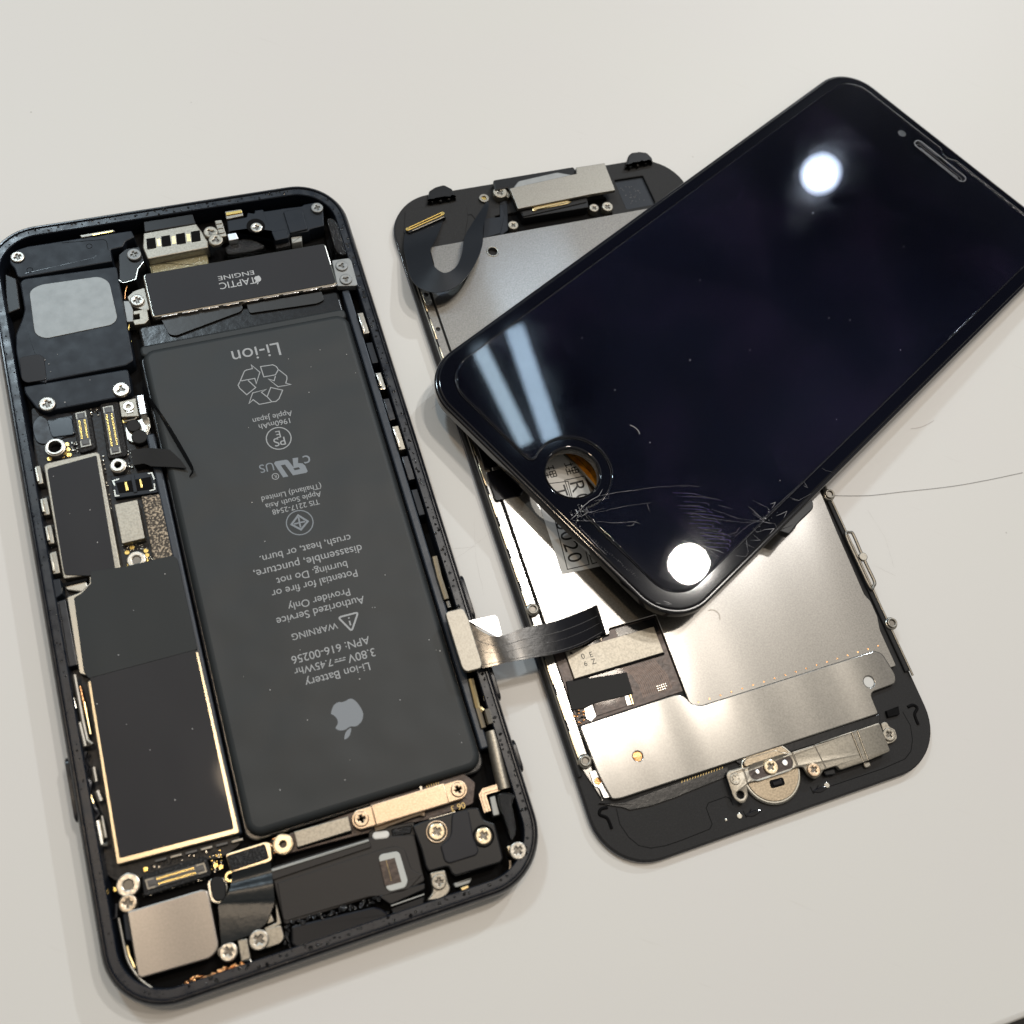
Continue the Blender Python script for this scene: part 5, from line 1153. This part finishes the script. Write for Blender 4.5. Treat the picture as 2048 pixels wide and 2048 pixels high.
# ------------------------------------------------------------------ home button end
HB = 3.1
mb = MB(); hc = A10((692, 935), 2.4)
mb.prism(circ(hc, 5.45, 56), FT - .3, 2.2, 'steel_trim', .35, seg=3); mb.prism(circ(hc, 4.9, 56), 2.0, 2.34, 'tan_steel', .12)
mb.prism(rounded(A10([(668, 1020), (800, 985), (825, 1060), (690, 1098)], 2.4), .4), 2.1, 2.5, 'gap_black', .1); mb.prism(rounded(A10([(700, 1030), (790, 1005), (800, 1050), (712, 1075)], 2.6), .3), 2.4, 2.7, 'gloss_black', .14)
hb = mb.build('home_button', asm)
mb = MB(); mb.prism(rounded(A10([(420, 850), (450, 800), (740, 720), (790, 745), (850, 745), (850, 770), (440, 890)], 2.9), .4), 2.0, 2.8, 'tan_steel', .15); mb.build('backing_plate', hb)
mb = MB()
q = A10([(258, 965), (280, 920), (400, 890), (425, 900), (890, 742), (1095, 678), (1145, 655), (1440, 553), (1500, 540), (1722, 462), (1828, 738), (1612, 832), (1560, 850), (1348, 920), (1312, 880), (1195, 918), (1165, 970), (1110, 1005), (1048, 970), (1000, 890), (950, 888), (455, 1050), (472, 1170), (440, 1230), (400, 1240), (335, 1195)], HB)
hole = A10((398, 1155), HB)
mb.prism(rounded(q, [.8, .5, .2, .2, .2, .3, .3, .3, .3, .2, .2, .4, .3, .3, .3, .4, .5, .8, .8, .5, .4, .3, .7, .9, .9, .7]), HB - .55, HB, 'can_silver', .14, holes=[circ(hole, .66, 18), capsule(A10((548, 935), HB), A10((824, 846), HB), 1.35)], zf=lambda x, y: .45 * (1 if x > 9.5 else 0) * min(1, (x - 9.5) / .6) - .25 * (1 if x < -5.2 else 0) * min(1, (-5.2 - x) / .6) )
brk = mb.build('button_bracket', hb)
mb = MB(); mb.prism(capsule(A10((548, 935), HB), A10((824, 846), HB), 1.45), 2.2, HB - .12, 'pcb_brown', .08)
for c, r in (((555, 935), 20), ((820, 848), 26)): mb.cyl(A10(c, HB), rad(A10, r), HB - .2, HB + .1, 'bright_foil', .1, 16)
mb.build('switch_plate', hb)
for c, r, zt, m in (((690, 887), 64, HB + .25, 'shield_rim'), ((345, 1003), 52, HB - .12, 'can_silver'), ((1105, 915), 58, HB + .5, 'copper_steel')):
    mb = MB(); mb.screw(A10(c, zt), rad(A10, r), HB - .7, zt, m, 'cross', random.uniform(0, 2)); mb.build('screw', hb)
mb = MB()
for pl in ([(1100, 680), (1215, 905)], [(1455, 555), (1570, 845)], [(1510, 540), (1615, 825)], [(890, 745), (945, 885)], [(420, 905), (460, 1045)]):
    p0, p1 = A10(pl[0], HB), A10(pl[1], HB); zz = HB + (.45 if p0[0] > 10 else (.1 if p0[0] > 3 else 0)) + .03
    mb.tube([(*p0, zz - .1), (*p1, zz - .1)], .16, 'steel_trim')
mb.build('bend', hb)
mb = MB(); mb.prism(rounded(A10([(1748, 462), (1805, 450), (1832, 500), (1888, 525), (1908, 610), (1870, 650), (1805, 672)], 2.2), .4), FT, 2.2, 'can_silver', .12); rb = mb.build('bracket', asm)
mb = MB(); mb.screw(A10((1830, 575), 2.5), rad(A10, 58), 2.0, 2.55, 'can_silver', 'cross', .4); mb.build('screw', rb)
mb = MB(); mb.prism(rounded(A10([(1195, 930), (1300, 900), (1318, 960), (1215, 975)], 2.6), .3), FT, 2.6, 'black_plastic', .2); mb.build('pad', asm); mb = MB(); mb.prism(rounded(A10([(1570, 840), (1640, 830), (1660, 880), (1600, 905)], 2.2), .4), FT, 2.2, 'nickel_matte', .2); mb.build('pad', asm); mb = MB(); mb.prism(rounded(A10([(1800, 345), (1920, 300), (1932, 380), (1820, 410)], 2.2), .1), FT, 2.2, 'gap_black', .1); mb.build('pad', asm)

# ------------------------------------------------------------------ display cable reaching over to the body
mb = MB()
# picture points (in zoom of region 750,1050) with heights in mm; upper edge then lower edge of the band
up = [(905, 915, 7.0), (1000, 1010, 7.2), (1180, 1078, 7.5), (1420, 1000, 7.4), (1720, 935, 6.6), (1932, 860, 5.4), (2080, 800, 4.2), (2130, 775, 3.5)]
lo = [(1035, 1385, 7.0), (1120, 1365, 7.2), (1280, 1325, 7.5), (1500, 1285, 7.4), (1780, 1235, 6.6), (1990, 1165, 5.4), (2150, 1080, 4.2), (2215, 1045, 3.5)]
pa = [(*A4((x, y), z), z) for x, y, z in up]; pc = [(*A4((x, y), z), z) for x, y, z in lo]
# the band then curls under itself and lands on the circuit board
pa += [(pa[-1][0] + .45, pa[-1][1] - .15, 3.0), (pa[-1][0] + .35, pa[-1][1] - .3, 2.6), (pa[-1][0] - 1.0, pa[-1][1] - 1.0, 2.2), (pa[-1][0] - 4, pa[-1][1] - 1.6, 2.15)]
pc += [(pc[-1][0] + .45, pc[-1][1] - .15, 3.0), (pc[-1][0] + .35, pc[-1][1] - .3, 2.6), (pc[-1][0] - 1.0, pc[-1][1] - 1.0, 2.2), (pc[-1][0] - 4, pc[-1][1] - 1.2, 2.15)]
prs = list(zip(smooth(pa, 5), smooth(pc, 5)))
mb.sheet(prs, .18, 'flex_gloss')
dc = mb.build('display_cable', asm)
mb = MB()
for u, w in ((.36, .05), (.93, .05), (.62, .03)):
    mb.tube([tuple(Vector(a) * (1 - u) + Vector(c) * u + Vector((0, 0, .0))) for a, c in prs[2:34]], w, 'connector_body', 6)
mb.build('cable_seam', dc)
mb = MB(); q = A4([(680, 855), (705, 832), (830, 802), (862, 818), (905, 905), (1040, 1345), (1020, 1385), (895, 1418), (860, 1405), (835, 1365), (690, 900)], 7.9)
mb.prism(rounded(q, [.5, .5, .4, .5, .2, .6, .5, .6, .5, .2, .3]), 7.0, 7.9, 'nickel_matte', .16); mb.prism(rounded(offset(ccw(q), .35), .4), 6.2, 7.05, 'black_plastic', .1); mb.build('connector_lid', dc)
mb = MB(); q = A4([(898, 925), (1150, 868), (1185, 890), (1232, 1065), (1180, 1085), (1050, 1010)], 7.6); mb.prism(rounded(q, [.1, .5, .5, .2, .2, .2]), 7.35, 7.6, 'bright_foil', .04); mb.build('foil_tab', dc)

# ================================================================== cracked display leaning on top
G = Frame((34.6249, 137.083, 6.63406), Rz(-0.46527) @ Rx(-0.0354156) @ Ry(-0.027953))
G5, G6, G8, G7 = zf(1600, 130, G, 4.3125), zf(1250, 850, G, 4.2933), zf(980, 880, G), zf(800, 650, G)
GW, GH, GR = 65.8, 136.9, 8.8
scrn = thing('cracked_screen', 'glossy black cracked screen resting across the silver backplate', 'phone screen', G)
hole = circ((0.0, -60.2), 4.95, 48)
mb = MB(); mb.prism(rect(-GW / 2, -GH / 2, GW / 2, GH / 2, GR, 14), -2.1, -.30, 'gloss_black', .40, seg=4, holes=[circ((0, -60.2), 5.3, 48)]); mb.build('frame', scrn)
mb = MB(); mb.prism(rect(-GW / 2 + .55, -GH / 2 + .55, GW / 2 - .55, GH / 2 - .55, GR - .5, 14), -.95, 0, 'bezel', .45, holes=[hole], seg=5)
cg = mb.build('cover_glass', scrn)
mb = MB(); mb.prism(rect(-29.3, -53.0, 29.3, 52.6, .3), -.1, .05, 'screen', .02); mb.build('display_panel', scrn)
mb = MB()                                                          # tempered glass protector with notches
pr = []
n0 = (0.0, -60.2); NR = 7.1
base = -64.6
a0 = math.asin((base - n0[1]) / NR)
def arc(c, r, a, b, n=20): return [(c[0] + r * math.cos(a + (b - a) * k / n), c[1] + r * math.sin(a + (b - a) * k / n)) for k in range(n + 1)]
cr = 6.0
pr += arc((-29.7 + cr, base + cr), cr, math.pi, 1.5 * math.pi, 12)
pr += [(-8.2, base), (-7.0, base + .15), (-6.5, base + .7)]
pr += [q for q in arc(n0, NR, math.pi - a0 - .22, a0 + .22, 26)]
pr += [(6.5, base + .7), (7.0, base + .15), (8.2, base)]
pr += arc((29.7 - cr, base + cr), cr, 1.5 * math.pi, 2 * math.pi, 12)
pr += arc((29.7 - cr, 65.5 - cr), cr, 0, math.pi / 2, 12)
pr += [(2.4, 65.5), (1.7, 65.2), (1.1, 64.7), (.4, 64.4), (-.4, 64.4), (-1.1, 64.7), (-1.7, 65.2), (-2.4, 65.5)]
pr += arc((-29.7 + cr, 65.5 - cr), cr, math.pi / 2, math.pi, 12)
slot_hole = capsule((-6.2, 61.85), (5.9, 61.75), 1.05)
mb.prism(pr, .10, .55, 'protector', .26, seg=4, holes=[slot_hole]); prot = mb.build('glass_protector', scrn)
mb = MB(); mb.strip(offset(ccw(clean(pr)), .02), .09, .07, 'line_grey', True); mb.strip(capsule((-6.2, 61.85), (5.9, 61.75), 1.12), .2, .57, 'line_grey', True); mb.strip(capsule((-6.0, 61.85), (5.7, 61.75), .62), .12, .02, 'line_grey', True); mb.strip([(-5.6, 61.8), (5.4, 61.75)], .18, .02, 'line_grey'); mb.build('earpiece_slot', scrn)
mb = MB(); mb.cyl(G5((875, 597), 0), .92, -.2, .02, 'sensor_grey', .01, 24); mb.build('front_camera', scrn)
mb = MB(); mb.tube([(x, y, -.02) for x, y in circ((0, -60.2), 5.0, 48)] + [(4.96, -60.2, -.02)], .12, 'bezel', caps=False); mb.ring((0, -60.2), 5.5, 4.96, -2.0, -.8, 'gloss_black', .1, 48); mb.build('button_ring', scrn)
mb = MB(); mb.prism(rounded(G6([(1280, 930), (1330, 925), (1400, 950), (1480, 850), (1605, 730), (1608, 680), (1590, 645), (1500, 690)], -1.6), .4), -2.6, -1.0, 'black_plastic', .2); mb.build('side_clip', scrn)
# cracks: fine fractured lines in the glass
def crackline(mb, pts, w, z, m='crack', jit=.055, n=5, branch=0.0):
    pl = []
    for i in range(len(pts) - 1):
        a, c = Vector(pts[i]), Vector(pts[i + 1]); L = (c - a).length; k = max(2, int(L / .8))
        for j in range(k):
            q = a.lerp(c, j / k)
            if 0 < j: q += Vector((random.uniform(-jit, jit), random.uniform(-jit, jit)))
            pl.append((q.x, q.y))
    pl.append(tuple(pts[-1]))
    ws = [max(.012, w * .42 * random.uniform(.25, 1.3)) for _ in pl]; ws[0] *= .4; ws[-1] = .01
    mb.strip(pl, ws, z, m)
CZ = .565
mb = MB()
Zc = lambda pts, G_=G8: [G_(p, .56) for p in pts]
for pts, w in (([(780, 770), (850, 700), (900, 640), (960, 590), (1050, 540), (1090, 470)], .20), ([(855, 640), (870, 690), (960, 700), (1100, 660)], .10), ([(960, 720), (1080, 690), (1300, 640), (1560, 605)], .07), ([(1520, 620), (1545, 690)], .10), ([(1050, 540), (1200, 510), (1340, 490), (1440, 490)], .09), ([(1000, 590), (1150, 560), (1130, 520)], .08), ([(800, 780), (1000, 780), (1180, 800), (1400, 790), (1460, 815)], .09), ([(1320, 830), (1380, 825), (1420, 770)], .12), ([(820, 720), (880, 740), (950, 690), (930, 650)], .12), ([(860, 650), (880, 720), (830, 760)], .14), ([(1290, 500), (1600, 455), (1900, 440)], .05),
               ([(860, 840), (960, 940), (1050, 1040), (1130, 1110)], .12), ([(790, 790), (830, 820), (880, 900)], .08)):
    crackline(mb, Zc(pts), w, CZ)
for i in range(26):                                                # crushed glass at the corner of the hole
    x, y = random.gauss(880, 50), random.gauss(690, 50); a = random.uniform(0, 6.3); l = random.uniform(10, 38)
    crackline(mb, Zc([(x, y), (x + l * math.cos(a), y + l * math.sin(a))]), random.uniform(.04, .1), CZ + .004 + i * .0002)
for i in range(30):
    u = i / 29; x, y = 880 + u * 560, 880 + u * 470; a = .9 + random.uniform(-.3, .3); l = random.uniform(8, 26)
    crackline(mb, [G8(p, 0) for p in ((x + random.uniform(-14, 14), y), (x + l * math.cos(a), y - l * math.sin(a)))], .07, .015, 'line_grey')
mb.build('crack', scrn)
mb = MB()                                                          # splinters at both impact points, their glints put into pale colours
for i in range(34):
    if i < 18: x, y = random.gauss(868, 34), random.gauss(690, 42); p = G8((x, y), .56)
    else: x, y = random.gauss(1225, 55), random.gauss(800, 55); p = G6((x, y), .56)
    r = random.uniform(.05, .2); a0_ = random.uniform(0, 6)
    vs_ = [(p[0] + r * random.uniform(.5, 1.6) * math.cos(a0_ + k * 2.1), p[1] + r * random.uniform(.4, 1.2) * math.sin(a0_ + k * 2.1), .585 + random.uniform(0, .07)) for k in range(3)]
    mb.add(vs_, [[0, 1, 2]], random.choice(('crack', 'crack', 'grey_plastic', 'gloss_black')), False)
mb.build('splinter_glints', scrn)['kind'] = 'stuff'
mb = MB()
Zg = lambda pts: [G6(p, .56) for p in pts]
hub = (1190, 800)
for pts, w in (([(1190, 810), (1060, 700)], .10), ([(1180, 800), (1090, 740)], .08), ([(1240, 720), (1090, 645)], .07), ([(1260, 715), (1290, 665), (1245, 680)], .22), ([(1190, 770), (1185, 830), (1260, 850)], .12), ([(1190, 830), (960, 800), (740, 720)], .05), ([(1180, 830), (1000, 835), (700, 800), (560, 745)], .05), ([(1100, 880), (1130, 920), (1200, 900)], .09), ([(890, 940), (960, 920), (985, 880)], .08), ([(640, 890), (850, 925)], .06), ([(560, 770), (620, 740), (700, 745)], .06), ([(880, 1000), (640, 920)], .04), ([(480, 990), (600, 1020), (800, 1080), (850, 1100)], .16), ([(700, 1060), (800, 1130)], .07), ([(480, 530), (560, 520), (640, 528)], .06), ([(520, 610), (700, 620), (810, 640)], .05), ([(510, 690), (650, 690)], .05), ([(800, 690), (920, 720)], .06), ([(1090, 760), (1160, 800), (1190, 830)], .08), ([(930, 970), (1060, 860), (1190, 800), (1360, 640), (1500, 510)], .06)):
    crackline(mb, Zg(pts), w, CZ + .006)
for pts, w in (([(1430, 640), (1490, 650), (1580, 600), (1600, 590)], .07), ([(1410, 620), (1500, 650)], .08), ([(1540, 490), (1570, 540), (1530, 520)], .12), ([(1690, 370), (1720, 390), (1800, 410)], .06), ([(1300, 780), (1390, 740), (1360, 800)], .16), ([(1210, 830), (1290, 850), (1310, 900)], .10), ([(1190, 900), (1280, 890), (1240, 940)], .20), ([(1040, 970), (1060, 1110)], .08), ([(1100, 940), (1160, 990), (1080, 990)], .10), ([(1020, 1010), (1120, 1060)], .06), ([(940, 1120), (1040, 1130), (1060, 1080)], .08), ([(330, 1510), (400, 1540), (340, 1535)], .24), ([(260, 1525), (310, 1535)], .15)):
    crackline(mb, [G6(p, 0) for p in pts], w, .02, 'crack')
mb.build('crack', scrn)
mb = MB()
for i in range(15):
    y = 590 + i * 33 + random.uniform(-8, 8); x0 = 400 + i * 20 + random.uniform(-30, 60); x1 = 840 + i * 6 + random.uniform(-160, 40)
    q = [G6(p, 0) for p in ((x0, y), (x0 + 200, y + 12), (x1, y + 40))]
    mb.strip(smooth(q, 5), [.02] + [random.uniform(.03, .26) for _ in range(9)] + [.02], .075 + i * .0006, 'crack_violet')
mb.build('rainbow_streak', scrn)

# ================================================================== small loose things
def hair(name, pts, r, m, label, z=0.12):
    mb = MB(); mb.tube([(*WORLD(x, y, z), z) for x, y in smooth(pts, 6)], r, m, 6); o = mb.build(name); o['label'] = label; o['category'] = 'hair'; return o
hair('hair', [(1662, 991), (1735, 991), (1800, 984), (1900, 973), (1975, 960), (2046, 945)], .036, 'hair', 'long dark hair lying on the white table right of the backplate')
hair('hair', [(1822, 857), (1838, 855), (1852, 850), (1868, 841)], .024, 'hair_red', 'short faint reddish hair on table below right edge of the screen')
mb = MB()
def speck(F, x, y, z, r):
    p = F(x, y, z); v0 = Vector((p[0], p[1], z)); w = F.R @ np.array(v0) + F.o
    n = 6; mb.prism([(w[0] + r * random.uniform(.6, 1.2) * math.cos(k), w[1] + r * random.uniform(.6, 1.2) * math.sin(k)) for k in (0, 1, 2.1, 3.1, 4.2, 5.2)], w[2] - .02, w[2] + r * .8, 'dust', r * .4)
for F, z, pts in ((B, BT, [(693, 709), (577, 718), (711, 746), (497, 855), (504, 1005), (487, 1353), (719, 1358), (919, 1469), (923, 1485), (750, 1215), (530, 1083), (745, 1215), (622, 734), (618, 785), (700, 1520), (560, 1580), (858, 1280), (872, 1300), (880, 1302), (640, 700), (770, 1150), (600, 1300), (540, 1380), (690, 1560), (615, 1440), (800, 1400)]),
                  (B, FZ, [(194, 1408), (385, 1458), (140, 1027), (107, 953), (267, 1221), (237, 1310), (195, 1085), (330, 1148), (300, 1500), (253, 1449), (180, 1020), (350, 1600)]), (B, 4.7, [(115, 709), (101, 743), (98, 728), (60, 720), (130, 805), (180, 760), (90, 720)]),
                  (G, .56, [(1808, 493), (1658, 636), (1673, 839), (1801, 700), (1164, 676), (1300, 885), (1560, 961), (1626, 426), (1400, 560), (1500, 700), (1230, 780), (1700, 640), (1380, 720)])):
    for x, y in pts: speck(F, x, y, z, random.uniform(.05, .13))
o = mb.build('dust'); o['kind'] = 'stuff'
mb = MB(); mb.tube([(*G(x, y, .62), .62) for x, y in smooth([(1260, 850), (1270, 855), (1277, 862), (1279, 868)], 4)], .05, 'dust', 6)
o = mb.build('lint', scrn)

mb = MB()                                                          # hairline scratches in the table top between the two halves
for pts, w in (([(872, 1082), (905, 1098), (955, 1092)], .10), ([(890, 1130), (930, 1105), (985, 1062)], .08), ([(948, 1040), (952, 1120), (968, 1190)], .08), ([(1735, 1020), (1770, 1075), (1788, 1135)], .10), ([(1745, 1130), (1778, 1145), (1792, 1152)], .08), ([(860, 820), (878, 806), (884, 796)], .10)):
    crackline(mb, WORLD.pts(pts, 0), w, .012 + len(mb.f) * .0001, 'scratch')
mb.build('scratch', bpy.data.objects['table_top'])
